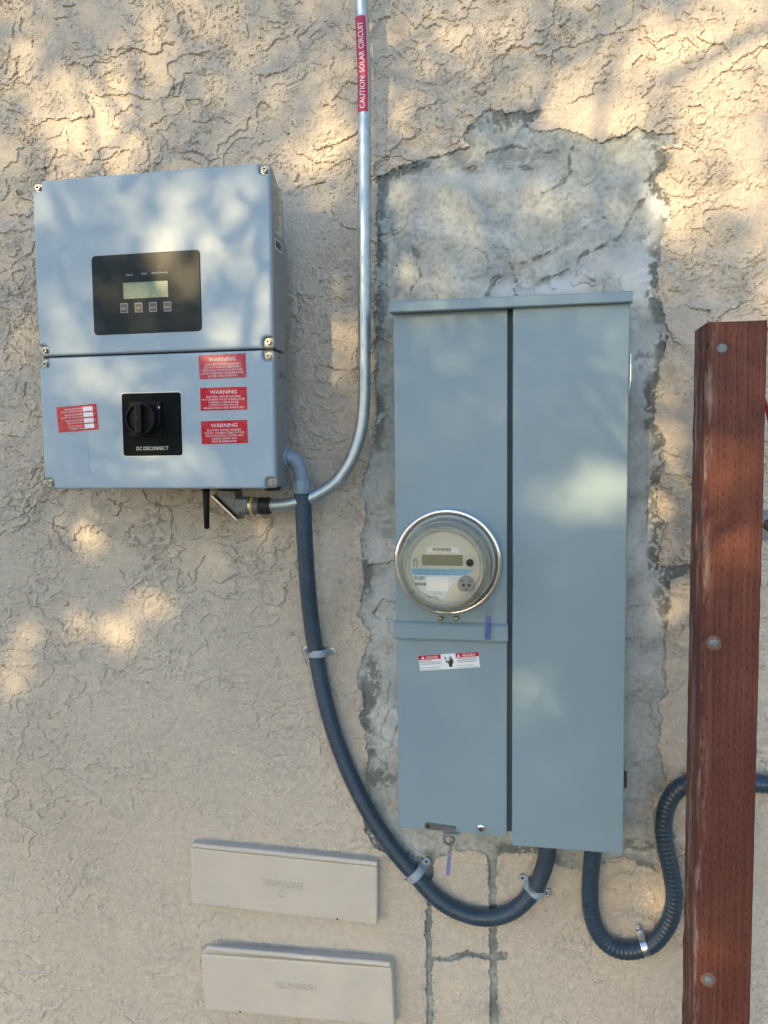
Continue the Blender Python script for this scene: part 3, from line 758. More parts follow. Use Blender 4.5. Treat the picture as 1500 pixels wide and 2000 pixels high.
for q, (s1_, s2_) in enumerate((('MAXIMUM POWER','POINT CURRENT (Imp)'),('MAXIMUM POWER','POINT VOLTAGE (Vmp)'),('MAXIMUM SYSTEM','VOLTAGE (VMax)'),('SHORT-CIRCUIT','CURRENT (Isc)'))):
    zc = 0.34-q*0.225
    lines += [(s1_, 0.135, zc, 0.062, None, 'R'), (s2_, 0.135, zc-0.095, 0.062, None, 'R')]
rs = sticker(inv, 'rating_sticker', fr, M['sticker_red'], lines)
O, ux_, uz_, w, h = fr
for q in range(4):
    bm = bmesh.new(); put_text(bm, 'AVVA'[q], O+Vector((0, -0.0007, 0)), ux_, uz_, 0.445*w, (0.31-q*0.225)*h, 0.055*h); link('unit_letter', bm, M['print_white'], rs)
    bm = bmesh.new(); zc = (0.335-q*0.225)*h
    slab(bm, O+Vector((0, -0.0004, 0)), ux_, uz_, 0.16*w, 0.40*w, zc-0.085*h, zc+0.085*h, 0.0003); link('blank_field', bm, M['print_white'], rs)
fr = frame4((141,866),(172,864),(176,926),(145,928), FI+0.0001); sticker(inv, 'blank_sticker', fr, M['grey_sticker'], [])
# label, mark and lettering on the right-hand side
XS = IX1-0.001
def sideframe(px, py, X=XS): return atx(px, py, X)
def side_quad(name, corners, material, out=0.0006, parent=inv):
    bm = bmesh.new(); ps = [sideframe(*c) for c in corners]
    a_ = [bm.verts.new(p+Vector((-0.0002, 0, 0))) for p in ps]; c2_ = [bm.verts.new(p+Vector((out, 0, 0))) for p in ps]
    for i in range(4): bm.faces.new((a_[i], a_[(i+1) % 4], c2_[(i+1) % 4], c2_[i]))
    bm.faces.new(c2_)
    return link(name, bm, material, parent)
sY = -0.126
def yz_label(name, d0, d1, z0, z1, material, X=XS):
    bm = bmesh.new(); slab(bm, Vector((X, 0, 0)), Vector((0, 1, 0)), UZ, -d1, -d0, z0, z1, 0.0005, 0.001)
    return link(name, bm, material, inv)
zl1 = sideframe(540, 372).z+0.010; zl0 = sideframe(541, 458).z
tl = yz_label('type_label', 0.094, 0.143, zl0, zl1, M['label_silver'])
bm = bmesh.new()
OO = Vector((XS+0.0009, 0, 0)); UY = Vector((0, 1, 0))
for q in range(16):
    zz = zl1-0.010-q*(zl1-zl0-0.012)/16
    wq = random.uniform(0.012, 0.030)
    quad(bm, OO, UY, UZ, -0.1410, -0.1410+wq*1.4, zz-0.0009, zz+0.0009)
link('print_lines', bm, M['barcode_dark'], tl)['kind'] = 'stuff'
bm = bmesh.new(); put_text(bm, 'SOLAR INVERTER', OO, UY, UZ, -0.1185, zl1-0.006, 0.0032, 0.038)
link('lettering', bm, M['barcode_dark'], tl)
zb1 = sideframe(541, 468).z; zb0 = sideframe(541, 488).z
sb = yz_label('barcode_label', 0.098, 0.140, zb0, zb1, M['label_grey'])
bm = bmesh.new()
for q in range(14):
    z_ = zb0+0.003+q*(zb1-zb0-0.006)/14; quad(bm, OO, UY, UZ, -0.136, -0.102, z_, z_+random.uniform(0.0007, 0.0014))
link('barcode', bm, M['barcode_dark'], sb)
# triangle mark and name in blue
pl = sideframe(545, 737)
bm = bmesh.new(); y0 = pl.y; z_ = pl.z
for tri in (((-0.001, 0), (0.0035, 0), (0.006, 0.016)), ((0.0045, 0), (0.013, 0), (0.0065, 0.016)), ):
    bm.faces.new([bm.verts.new(OO+UY*(y0+p_[0])+UZ*(z_+p_[1])) for p_ in tri])
put_text(bm, 'DELTA', OO, UY, UZ, y0+0.0145, z_, 0.008, 0.026, 'L', bold=0.01)
link('maker_mark', bm, M['print_blue'], inv)
for px_, py_ in ((536, 514), (545, 698)):
    p = sideframe(px_, py_); bm = bmesh.new(); lathe(bm, [(0.002, 0), (0.002, 0.0008), (0, 0.0008)], (XS, p.y, p.z), Vector((1, 0, 0)), 10); link('vent_hole', bm, M['black_matt'], inv)
# antenna
p0 = at(402, 950, 0.11); p1 = at(404, 1033, 0.11)
bm = bmesh.new(); q = [p0.lerp(p1, t) for t in (0, 0.12, 0.13, 0.6, 0.97, 1.0)]
tube(bm, q, [0.0085, 0.0080, 0.0072, 0.0062, 0.0055, 0.0035], 14)
link('antenna', bm, M['black_plastic'], inv, smooth=40)
for px_, r_ in ((447, 0.024), (530, 0.017)):
    bm = bmesh.new(); p = at(px_, 955, 0.115); lathe(bm, [(r_, -0.004), (r_, 0.006), (r_*0.8, 0.009), (0, 0.009)], (p.x, -0.108, ZB+0.0015), Vector((0, 0, -1)), 20)
    link('gland_plug', bm, M['black_matt'], inv, smooth=40)

# ------------------------------------------------------------------ galvanised conduit with caution sticker
DP = 0.055; RP = 0.0128
con = thing('metal_conduit', 'galvanised metal conduit curving down from the top to the inverter underside', 'conduit', at(711, 900, DP))
top = at(711.5, 0, DP); xv = at(711, 400, DP).x
ctrl = [Vector((xv, -0.045, H+2.3)), Vector((xv, -0.048, H+1.3)), Vector((xv, -DP, H+0.9))] + [at(711.5, y, DP) for y in (150, 320, 480, 640, 760)]
ctrl += [at(708, 820, DP), at(699, 862, DP+.002), at(682, 905, DP+.006), at(655, 942, DP+.012), at(622, 965, DP+.02), at(590, 978, DP+.028), at(560, 985, DP+.033), at(520, 988, DP+.035)]
bm = bmesh.new(); tube(bm, smooth_path(ctrl, 0.006), RP, 28)
link('pipe', bm, M['galvanised'], con, smooth=60)
# caution sticker wraps round the pipe
zt = at(709, 37, DP).z; zb = at(709, 223, DP).z
cx = xv; rs_ = RP+0.0005
bm = bmesh.new(); rows = []
A0, A1 = math.radians(-200), math.radians(-48)
for i in range(19):
    a = A0+(A1-A0)*i/18; rows.append((cx+rs_*math.cos(a), -DP+rs_*math.sin(a)))
zs_ = [zb, zt]
g_ = [[bm.verts.new((x, y, z)) for x, y in rows] for z in np.linspace(zb, zt, 12)]
for r0, r1 in zip(g_, g_[1:]):
    for i in range(18): bm.faces.new((r0[i], r0[i+1], r1[i+1], r1[i]))
cs = link('caution_sticker', bm, M['sticker_crimson'], con, smooth=True)
# the pipe leans to the wall above; follow the true centre line
def pipe_centre(z):
    pts = SP
    for a_, b2 in zip(pts, pts[1:]):
        if (a_.z-z)*(b2.z-z) <= 0 and a_.z != b2.z: return a_.lerp(b2, (a_.z-z)/(a_.z-b2.z))
    return pts[0]
SP = smooth_path(ctrl, 0.006)
wmi = world_m(con)
for v in cs.data.vertices:
    wz_ = (wmi @ v.co); pc = pipe_centre(wz_.z); v.co.x += pc.x-cx; v.co.y += pc.y+DP
bm = bmesh.new()
put_text(bm, 'CAUTION: SOLAR CIRCUIT', Vector((0, 0, 0)), Vector((0, 0, 1)), Vector((-1, 0, 0)), 0, 0, 0.0105, (zt-zb)*0.90, 'C')
bmesh.ops.subdivide_edges(bm, edges=[e_ for e_ in bm.edges if e_.calc_length() > 0.004], cuts=2)
zm = (zt+zb)/2-0.003
for v in bm.verts:
    z = v.co.z+zm; s_ = v.co.x+0.0105/2   # s_ along the circumference, centre of the letters
    a = math.radians(-98)+s_/(rs_+0.0003); pc = pipe_centre(z)
    v.co = Vector((pc.x+(rs_+0.0005)*math.cos(a), pc.y+(rs_+0.0005)*math.sin(a), z))
link('lettering', bm, M['print_white'], cs)
# compression coupling, yellow ring and cast elbow with a cover plate
ex = (at(480, 988, 0.09)-at(530, 988, 0.09)).normalized()
c0 = at(528, 988, 0.09)
def ring_part(name, pxa, pxb, prof, material):
    A = at(pxa, 988, 0.09); B = at(pxb, 988, 0.09); bm = bmesh.new(); L_ = (B-A).length
    lathe(bm, [(0, 0)]+[(r_, t_*L_) for r_, t_ in prof]+[(0, L_)], A, (B-A), 24); return link(name, bm, material, con, smooth=35)
ring_part('coupling', 529, 506, [(0.0150, 0), (0.0172, 0.08), (0.0182, 0.3), (0.0168, 0.45), (0.0180, 0.62), (0.0176, 0.9), (0.015, 1)], M['black_matt'])
ring_part('compression_nut', 507, 496, [(0.0165, 0), (0.0175, 0.2), (0.0172, 0.5), (0.0182, 0.6), (0.0180, 1)], M['cast_metal'])
ring_part('yellow_ring', 496, 493, [(0.0188, 0), (0.0190, 0.5), (0.0188, 1)], M['yellow'])
ring_part('thread_ring', 493.5, 489, [(0.0182, 0), (0.0186, 0.3), (0.0182, 1)], M['zinc'])
bm = bmesh.new()
pp = [at(px_, py_, 0.092) for px_, py_ in ((427, 950), (425, 966), (470, 1010), (478, 1004), (490, 1004), (490, 971), (466, 971), (465, 950))]
prism(bm, [(p.x, p.z) for p in pp], 0.070, 0.110, 0.008, 4)
link('cast_elbow', bm, M['cast_metal'], con, smooth=30)
bm = bmesh.new(); A = at(422, 966, 0.09); B = at(471, 1013, 0.09); t_ = (B-A).normalized(); nrm_ = Vector((t_.z, 0, -t_.x))
if nrm_.z > 0: nrm_ = -nrm_
o_ = [A, B, B+nrm_*0.003, A+nrm_*0.003]
lv = [[bm.verts.new(Vector((p.x, y, p.z))) for p in o_] for y in (-0.068, -0.112)]
for i in range(4): bm.faces.new((lv[0][i], lv[0][(i+1) % 4], lv[1][(i+1) % 4], lv[1][i]))
bm.faces.new(lv[0]); bm.faces.new(lv[1][::-1])
link('elbow_cover', bm, M['zinc'], con)

# ------------------------------------------------------------------ flexible conduits
def hose(name, ctrl, parent, r=0.0166, pitch=0.0052, rib=0.0006):
    P = smooth_path(ctrl, pitch/4); rad = []
    for i in range(len(P)): rad.append(r + (rib, rib*0.6, -rib*0.9, rib*0.6)[i % 4])
    bm = bmesh.new(); tube(bm, P, rad, 26, hint=Vector((0, -1, 0))); return link(name, bm, M['hose'], parent, smooth=80)
fx = thing('flexible_conduit', 'long dark blue-grey flexible conduit sagging from the inverter to the meter panel', 'conduit', at(620, 1275, 0.02))
nut = at(588.5, 948, 0.085)
hc_ = [at(589, 962, 0.085), at(592, 985, 0.083), at(595, 1050, 0.075), at(600, 1130, 0.058), at(607, 1205, 0.036), at(617, 1275, 0.0225), at(631, 1350, 0.021), at(652, 1430, 0.021), at(682, 1510, 0.021), at(722, 1590, 0.021),
 at(765, 1655, 0.0215), at(806, 1704, 0.0215), at(856, 1757, 0.022), at(902, 1783, 0.022), at(952, 1793, 0.022), at(1000, 1780, 0.022), at(1039, 1744, 0.023), at(1060, 1702, 0.032), at(1069, 1665, 0.045), at(1071, 1640, 0.050)]
hose('hose', hc_, fx)
bm = bmesh.new()
cc = [at(556, 893, 0.095), at(566, 894, 0.094), at(575, 899, 0.092), at(583, 910, 0.089), at(587, 925, 0.087), at(588.5, 944, 0.085)]
tube(bm, smooth_path(cc, 0.004), 0.0142, 24); link('elbow', bm, M['pvc'], fx, smooth=60)
bm = bmesh.new(); A = at(554, 893, 0.095); lathe(bm, [(0.0, 0), (0.0225, 0.0), (0.0225, 0.004), (0.021, 0.0055), (0.014, 0.0055)], (IX1-0.001, A.y, A.z), Vector((1, 0, -0.05)), 28)
link('flange', bm, M['pvc'], fx, smooth=35)
bm = bmesh.new(); dn = (hc_[1]-hc_[0]).normalized(); A = at(588.5, 938, 0.085)
lathe(bm, [(0.0, 0), (0.0185, 0), (0.0195, 0.0015), (0.0195, 0.020), (0.0182, 0.022), (0.0, 0.022)], A, at(589, 966, 0.085)-A, 10)
lathe(bm, [(0.0, 0.021), (0.0178, 0.021), (0.0178, 0.026), (0.0, 0.026)], A, at(589, 966, 0.085)-A, 24)
link('coupling_nut', bm, M['pvc'], fx, smooth=25)
lp = thing('flexible_conduit', 'short dark flexible conduit looping from the panel bottom and passing behind the wooden post', 'conduit', at(1160, 1700, 0.02))
hl = [at(1160, 1640, 0.05), at(1158, 1668, 0.045), at(1153, 1720, 0.032), at(1154, 1775, 0.024), at(1168, 1822, 0.021), at(1197, 1851, 0.021), at(1236, 1857, 0.021), at(1276, 1842, 0.022), at(1306, 1803, 0.023), at(1317, 1755, 0.023),
 at(1311, 1705, 0.023), at(1300, 1655, 0.023), at(1296, 1610, 0.024), at(1305, 1568, 0.026), at(1330, 1538, 0.03), at(1370, 1526, 0.034), at(1430, 1527, 0.036), at(1500, 1532, 0.036), at(1600, 1540, 0.036), at(1800, 1560, 0.03), at(2100, 1560, 0.026)]
hose('hose', hl, lp, pitch=0.0095, rib=0.0006)

# ------------------------------------------------------------------ straps
def strap(px, py, ang, label, ears=(1, 1), L1=0.027, L2=0.027, width=0.017, mat_='strap_plastic', holes=(True, True), hd=0.021):
    """two-hole conduit strap; local x runs across the hose, local y away from the wall, local z along the hose"""
    c = at(px, py, hd); c.y = 0; root = thing('conduit_strap', label, 'strap', c, 'straps holding the flexible conduits', Matrix.Rotation(-ang, 3, 'Y'))
    R0, R1 = 0.0171, 0.0199; pts = []
    hw = width/2; prof = []
    # path across: ear, up over the hose, ear
    path_o = [(-L1-0.004, 0.0055)]; path_o += [(-R1-0.001, 0.0055)]
    for k in range(13):
        a = math.pi-math.pi*k/12; path_o.append((R1*math.cos(a), hd+R1*math.sin(a)*0.98))
    path_o += [(R1+0.001, 0.0055), (L2+0.004, 0.0055)]
    path_i = [(-L1-0.004, 0.0020), (-R0-0.001, 0.0020)]
    for k in range(13):
        a = math.pi-math.pi*k/12; path_i.append((R0*math.cos(a), hd+R0*math.sin(a)))
    path_i += [(R0+0.001, 0.0020), (L2+0.004, 0.0020)]
    bm = bmesh.new(); n_ = len(path_o)
    def wd(i):
        if i in (0, n_-1): return hw*0.45
        return hw
    rows = []
    for i in range(n_):
        w_ = wd(i); (xo, yo), (xi, yi) = path_o[i], path_i[i]
        rows.append([bm.verts.new((xo, -yo, -w_)), bm.verts.new((xo, -yo-0.0009, -w_*0.35)), bm.verts.new((xo, -yo-0.0009, w_*0.35)), bm.verts.new((xo, -yo, w_)), bm.verts.new((xi, -yi, w_)), bm.verts.new((xi, -yi, -w_))])
    for a_, b2 in zip(rows, rows[1:]):
        for k in range(6): bm.faces.new((a_[k], a_[(k+1) % 6], b2[(k+1) % 6], b2[k]))
    bm.faces.new(rows[0]); bm.faces.new(rows[-1][::-1])
    link('band', bm, M[mat_], root, local=True, smooth=40)
    for s, L_, hs_ in ((-1, L1, holes[0]), (1, L2, holes[1])):
        bm = bmesh.new(); r_ = hw*0.88
        lathe(bm, [(0, 0.001), (r_, 0.001), (r_, 0.0058), (r_*0.94, 0.0062), (0, 0.0062)], (s*L_, 0, 0), Vector((0, -1, 0)), 20)
        link('ear', bm, M[mat_], root, local=True, smooth=30)
        bm = bmesh.new()
        if hs_:
            r_ = 0.0056
            lathe(bm, [(0.0072, 0.0060), (0.0072, 0.0072), (r_, 0.0074), (r_, 0.009), (r_*0.85, 0.0108), (r_*0.5, 0.0118), (r_*0.25, 0.0112), (0, 0.0108)], (s*L_, 0, 0), Vector((0, -1, 0)), 20)
            sc_ = link('screw', bm, M['zinc'], root, local=True, smooth=40)
            bm = bmesh.new(); a0 = random.uniform(0, 1.5)
            for kk in range(2):
                e_ = Vector((math.cos(a0+kk*math.pi/2), 0, math.sin(a0+kk*math.pi/2))); f_ = Vector((-e_.z, 0, e_.x))
                O_ = Vector((s*L_, -0.01205-0.0001*kk, 0)); bm.faces.new([bm.verts.new(O_+e_*a*0.0032+f_*b3*0.0006) for a, b3 in ((-1, -1), (1, -1), (1, 1), (-1, 1))])
            link('cross_slot', bm, M['black_matt'], sc_, local=True)
        else:
            lathe(bm, [(0.0030, 0.0063), (0.0030, 0.0065), (0, 0.0065)], (s*L_, 0, 0), Vector((0, -1, 0)), 12)
            link('empty_hole', bm, M['black_matt'], root, local=True)
    return root
strap(620, 1274, 0.0, 'grey plastic strap across the upright hose left of the meter panel', L1=0.029, L2=0.029, width=0.015)
strap(811, 1706, math.radians(42), 'grey strap on the slanting hose beside the telephone cover, upper ear empty', holes=(True, False), L1=0.030, L2=0.030)
strap(1045, 1737, math.radians(-28), 'grey strap where the hose rises to the panel bottom, left ear empty', holes=(False, True), L1=0.029, L2=0.030)
strap(1259, 1848, math.radians(-70), 'metal strap on the hose loop beside the wooden post', holes=(True, False), mat_='zinc', L1=0.029, L2=0.024, width=0.013)

# ------------------------------------------------------------------ meter panel
pan = thing('meter_panel', 'tall blue-grey steel meter and breaker panel with two doors', 'electrical panel', Vector((0, 0, H-0.75)))
PX0, PX1 = -0.2427, 0.1890
PT, PB = H+0.272, H-0.742
gapL = at(991, 1000, 0.115).x; gapR = at(1001, 1000, 0.125).x
bm = bmesh.new(); prism(bm, rrect(PX0+0.002, PX1-0.002, PB+0.006, PT+0.012), -0.004, 0.088)
link('cabinet', bm, M['panel_paint'], pan)
zc1, zc0 = at(880, 1216, .12).z, at(880, 1249, .12).z
bm = bmesh.new(); prism(bm, rrect(PX0, gapL, zc0-0.006, PT+0.004, 0.0026), 0.0885, 0.115, 0.0018); link('meter_cover', bm, M['panel_paint'], pan, smooth=30)
bm = bmesh.new(); prism(bm, rrect(PX0+0.001, gapL, PB, zc0+0.004, 0.0026), 0.0885, 0.1115, 0.0018); link('lower_cover', bm, M['panel_paint'], pan, smooth=30)
# dividing flange: flat band with a rolled upper edge
bm = bmesh.new()
prof = [(0.1100, zc0), (0.1235, zc0), (0.1250, zc0+0.0015), (0.1250, zc1-0.007), (0.1230, zc1-0.004), (0.1190, zc1-0.001), (0.1160, zc1), (0.1100, zc1)]
prism_x(bm, prof, PX0-0.003, gapL+0.0015); link('divider_flange', bm, M['panel_paint'], pan)
bm = bmesh.new(); prism(bm, rrect(gapR, PX1, H-0.7535, PT+0.004, 0.0032), 0.0890, 0.125, 0.0022); rd = link('breaker_door', bm, M['panel_paint'], pan, smooth=30)
# top cap with sloping roof and front lip
lt = (at(768, 594, .135).z+at(1234, 563, .135).z)/2; lb = (at(768, 613, .135).z+at(1234, 588, .135).z)/2
bm = bmesh.new()
prism_x(bm, [(-0.004, lt+0.012), (-0.004, lb+0.002), (0.1285, lb+0.002), (0.1290, lb), (0.1365, lb), (0.1385, lb+0.002), (0.1385, lt-0.003), (0.1355, lt)], PX0-0.004, PX1+0.003)
link('top_cap', bm, M['panel_paint'], pan)
# dark strip between the doors, painting in the shade of the slot
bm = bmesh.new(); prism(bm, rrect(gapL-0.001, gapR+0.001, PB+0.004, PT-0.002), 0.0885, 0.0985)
link('slot_shade', bm, M['recess_shade'], pan)
# hinges on the right edge
for hy, rust in ((728, False), (1522, True)):
    hp = at(1237 if hy < 1000 else 1222, hy, 0.105); X = PX1+0.0045
    hx = X
    bm = bmesh.new(); tube(bm, [Vector((hx, -0.105, hp.z-0.016)), Vector((hx, -0.105, hp.z+0.016))], 0.0038, 12)
    prism(bm, rrect(PX1-0.001, hx, hp.z-0.015, hp.z+0.015), 0.103, 0.106)
    hg_ = link('hinge', bm, M['rusty'] if rust else M['zinc'], pan, smooth=40, label='browned lower hinge' if rust else None)
    bm = bmesh.new(); tube(bm, [Vector((hx-0.004, -0.106, hp.z-0.034)), Vector((hx-0.001, -0.105, hp.z-0.026)), Vector((hx, -0.105, hp.z-0.016)), Vector((hx, -0.105, hp.z+0.034))], 0.0017, 8)
    link('hinge_pin', bm, M['zinc'], hg_, smooth=60)
# danger sticker
fr = frame4((817,1281),(935,1273),(937,1303),(821,1310), 0.1117)
O, ux_, uz_, w, h = fr
bm = bmesh.new(); slab(bm, O, ux_, uz_, -w/2, w/2, -h/2, h/2, 0.0004); ds = link('danger_sticker', bm, M['print_white'], pan)
nn = ux_.cross(uz_).normalized(); O1 = O+nn*0.0007
for x0_, x1_ in ((-0.5, -0.128), (0.118, 0.5)):
    bm = bmesh.new(); slab(bm, O1, ux_, uz_, x0_*w, x1_*w, 0.22*h, 0.5*h, 0.0002); link('red_header', bm, M['sticker_red'], ds)
bm = bmesh.new(); O2 = O1+nn*0.0005
put_text(bm, 'DANGER', O2, ux_, uz_, -0.275*w, 0.275*h, 0.155*h, 0.20*w); link('header_lettering', bm, M['print_white'], ds)
bm = bmesh.new(); put_text(bm, 'PELIGRO', O2, ux_, uz_, 0.335*w, 0.275*h, 0.155*h, 0.21*w); link('header_lettering', bm, M['print_white'], ds)
for xc in (-0.43, 0.165):
    bm = bmesh.new()
    bm.faces.new([bm.verts.new(O2+ux_*(xc+dx)*w+uz_*dz*h) for dx, dz in ((-0.026, 0.27), (0.026, 0.27), (0, 0.45))])
    link('warning_triangle', bm, M['print_white'], ds)
bm = bmesh.new()
L1_ = ['Hazardous voltage.', 'Will cause death, serious injury', 'or substantial property damage.', '', 'Turn off power supplying this', 'equipment before working inside.']
L2_ = ['Voltaje peligroso. Causara la', 'muerte, lesiones graves o dano', 'substancial a la propiedad.', '', 'Desconecte el suministro', 'antes de trabajar en el equipo.']
for (ls, xx_, wm) in ((L1_, -0.485, 0.345), (L2_, 0.135, 0.35)):
    bm = bmesh.new()
    for q in range(6):
        if ls[q]: put_text(bm, ls[q], O1+nn*0.0003, ux_, uz_, xx_*w, (0.13-q*0.115)*h, 0.062*h, wm*w*min(1, len(ls[q])/31), 'L', bold=0.02 if q < 3 else 0)
    link('lettering', bm, M['print_black'], ds)
# hand and hooked arc pictogram
bm = bmesh.new()
def S(x, z): return O1+nn*0.0003+ux_*(x*w)+uz_*(z*h)
hand = [(-0.005,-0.37),(0.045,-0.37),(0.050,-0.20),(0.072,-0.05),(0.074,0.16),(0.066,0.16),(0.058,0.02),(0.054,0.30),(0.044,0.30),(0.038,0.05),(0.032,0.36),(0.022,0.36),(0.020,0.05),(0.010,0.28),(0.002,0.26),(0.004,-0.02),(-0.022,0.10),(-0.032,0.05),(-0.010,-0.16)]
bm.faces.new([bm.verts.new(S(x, z)) for x, z in hand])
arc = [(-0.075,0.30),(-0.040,0.20),(-0.052,0.02),(-0.035,-0.08),(-0.015,-0.05)]
for (xa, za), (xb, zb_) in zip(arc, arc[1:]):
    bm.faces.new([bm.verts.new(S(x, z)) for x, z in ((xa-0.006, za-0.02), (xb-0.006, zb_-0.02), (xb+0.006, zb_+0.03), (xa+0.006, za+0.03))])
link('hand_pictogram', bm, M['print_black'], ds)
for xx_ in (-0.128, 0.118):
    bm = bmesh.new(); quad(bm, O1+nn*0.0006, ux_, uz_, (xx_-0.001)*w, (xx_+0.001)*w, -0.5*h, 0.5*h)
    link('dividing_line', bm, M['label_grey'], ds)
# hasp at the bottom of the lower cover
A = at(836, 1612, 0.1115); B = at(884, 1619, 0.1115)
t_ = (B-A).normalized(); n2_ = Vector((-t_.z, 0, t_.x))
def oriented(pts, O, ex_, ez_, d0, d1, bev=0.0):
    bm = bmesh.new(); prism(bm, pts, d0, d1, bev, 2)
    for v in bm.verts: v.co = Vector((O.x, 0, O.z))+ex_*v.co.x+ez_*v.co.z+Vector((0, v.co.y, 0))
    return bm
Lh = (B-A).length
bm = oriented(rrect(-0.007, Lh*0.60, -0.0065, 0.0065, 0.006), A, t_, n2_, 0.1110, 0.1145, 0.0006); hs1 = link('hasp', bm, M['cast_metal'], pan, smooth=30)
bm = oriented(rrect(Lh*0.60, Lh*1.12, -0.0075, 0.0065, 0.001), A, t_, n2_, 0.1110, 0.1165, 0.0006); link('hasp_plate', bm, M['cast_metal'], hs1, smooth=30)
bm = bmesh.new(); lathe(bm, [(0.0042, 0), (0.0042, 0.0004), (0, 0.0004)], (A.x, -0.1146, A.z), Vector((0, -1, 0)), 16); link('hasp_hole', bm, M['black_matt'], hs1)
C = at(882, 1627, 0.118); bm = oriented(rrect(-0.016, 0.016, -0.0012, 0.0012, 0.0008), C, UX, UZ, 0.100, 0.1265); link('hasp_tab', bm, M['zinc'], hs1)
C = at(877, 1640, 0.112); bm = bmesh.new()
ringp = [(C.x+0.0098*math.cos(a), -0.112, C.z+0.0092*math.sin(a)) for a in np.linspace(0, 2*math.pi, 25)]
tube(bm, ringp, 0.0024, 8, cap=False); link('padlock_eye', bm, M['cast_metal'], hs1, smooth=60)
screw_head('cover_screw', pan, at(940, 1616, 0.1115), 0.0085, M['chrome'], 'cross', 0.0055)
mat('scuff', (0.36, 0.44, 0.47), 0.6)

# ------------------------------------------------------------------ electric meter
mc = at(874, 1098, 0.145); MX, MZ = mc.x, mc.z
met = thing('electric_meter', 'round glass-covered electric meter plugged into the blue-grey panel', 'meter', Vector((MX, -0.115, MZ)))
ND = Vector((0, -1, 0))
bm = bmesh.new()
lathe(bm, [(0.0975, -0.001), (0.0985, 0.014), (0.1000, 0.020), (0.1018, 0.024), (0.1022, 0.029), (0.1010, 0.034), (0.0985, 0.0365), (0.0950, 0.0370), (0.0925, 0.0355), (0.0920, 0.030), (0.0930, 0.010), (0.0930, 0.0)], (MX, -0.115, MZ), ND, 96)
link('locking_ring', bm, M['chrome'], met, smooth=50)
bm = bmesh.new()
lathe(bm, [(0.0925, 0.002), (0.0925, 0.030), (0.0880, 0.036), (0.0780, 0.040), (0.0745, 0.046), (0.0735, 0.084), (0.0720, 0.0885), (0.0655, 0.0900), (0.0640, 0.0885), (0.0640, 0.086), (0.0, 0.086)], (MX, -0.115, MZ), ND, 72)
link('meter_body', bm, M['meter_body'], met, smooth=40)
bm = bmesh.new()   # dome: outer skin then inner skin
out_ = [(0.0915, 0.031), (0.0912, 0.040), (0.0895, 0.045), (0.0850, 0.047), (0.0820, 0.060), (0.0800, 0.090), (0.0812, 0.094), (0.0812, 0.100), (0.0795, 0.104), (0.0765, 0.1065), (0.0725, 0.1075), (0.0690, 0.1060), (0.0670, 0.1040), (0.0655, 0.1045), (0.0, 0.1050)]
in_ = [(0.0, 0.1020), (0.0655, 0.1015), (0.0690, 0.1030), (0.0735, 0.1035), (0.0760, 0.100), (0.0775, 0.095), (0.0775, 0.088), (0.0795, 0.060), (0.0825, 0.050), (0.0870, 0.035), (0.0885, 0.031)]
lathe(bm, out_+in_, (MX, -0.115, MZ), ND, 96); link('glass_cover', bm, M['clear_cover'], met, smooth=50)
for rr, hh, tt in ((0.0790, 0.0995, 0.0042), (0.0695, 0.1055, 0.0026)):
    bm = bmesh.new(); tube(bm, [(MX+rr*math.cos(a), -0.115-hh, MZ+rr*math.sin(a)) for a in np.linspace(0, 2*math.pi, 97)], tt, 12, cap=False); link('cover_rim', bm, M['moulded_rim'], met, smooth=60)
bm = bmesh.new(); tube(bm, [(MX+0.0845*math.cos(a), -0.115-0.048, MZ+0.0845*math.sin(a)) for a in np.linspace(0, 2*math.pi, 97)], 0.0030, 10, cap=False); link('cover_flange', bm, M['moulded_rim'], met, smooth=60)
for a in (38, 142, 218, 322):
    a = math.radians(a); e_ = Vector((math.cos(a), 0, math.sin(a))); bm = bmesh.new()
    tube(bm, [Vector((MX, -0.115-0.1075, MZ))+e_*0.0700, Vector((MX, -0.115-0.1065, MZ))+e_*0.0765, Vector((MX, -0.115-0.0980, MZ))+e_*0.0815], 0.0016, 8)
    link('cover_lug', bm, M['clear_cover'], met, smooth=60)
# face plate and prints; everything on the plate plane
DF = 0.2030
fc = at(868, 1111, DF); FX, FZ = MX, MZ
bm = bmesh.new(); lathe(bm, [(0.0638, -0.004), (0.0638, 0), (0, 0)], (FX, -DF, FZ), ND, 72); fp = link('faceplate', bm, M['cream'], met, smooth=30)
# the photo's marks are read at the plate's depth
def F(px, py): p = at(px, py, DF); return p.x-FX, p.z-FZ
OF = Vector((FX, -DF, FZ))
def fq(name, px0, py0, px1, py1, material, th=0.0004, parent=fp, r=0.0):
    x0, z1 = F(px0, py0); x1, z0 = F(px1, py1); bm = bmesh.new(); slab(bm, OF, UX, UZ, x0, x1, z0, z1, th, r); return link(name, bm, material, parent)
fq('barcode_label', 834, 1068, 896, 1080.5, M['meter_label'])
bm = bmesh.new(); x0, z0 = F(845, 1076.5); x1, z1 = F(881, 1070)
xq = x0
while xq < x1:
    bw = random.choice((0.0005, 0.0008, 0.0012)); quad(bm, OF+ND*0.0008, UX, UZ, xq, xq+bw, z0, z1); xq += bw+random.choice((0.0004, 0.0007))
x0, z0 = F(865, 1080); put_text(bm, '54 82 88800 4   14 804 404', OF+ND*0.0008, UX, UZ, x0, z0, 0.0012, 0.042)
link('barcode', bm, M['print_black'], fp)
fq('lcd_frame', 823, 1081.5, 905, 1106, M['label_grey'], 0.0007)
fq('lcd_screen', 824.5, 1083, 904, 1105, M['meter_lcd'], 0.0011)
bm = bmesh.new(); x, z = F(838.5, 1098); lathe(bm, [(0.0012, 0.0013), (0, 0.0013)], OF+Vector((x, 0, z)), ND, 10); link('lcd_dot', bm, M['print_black'], fp)
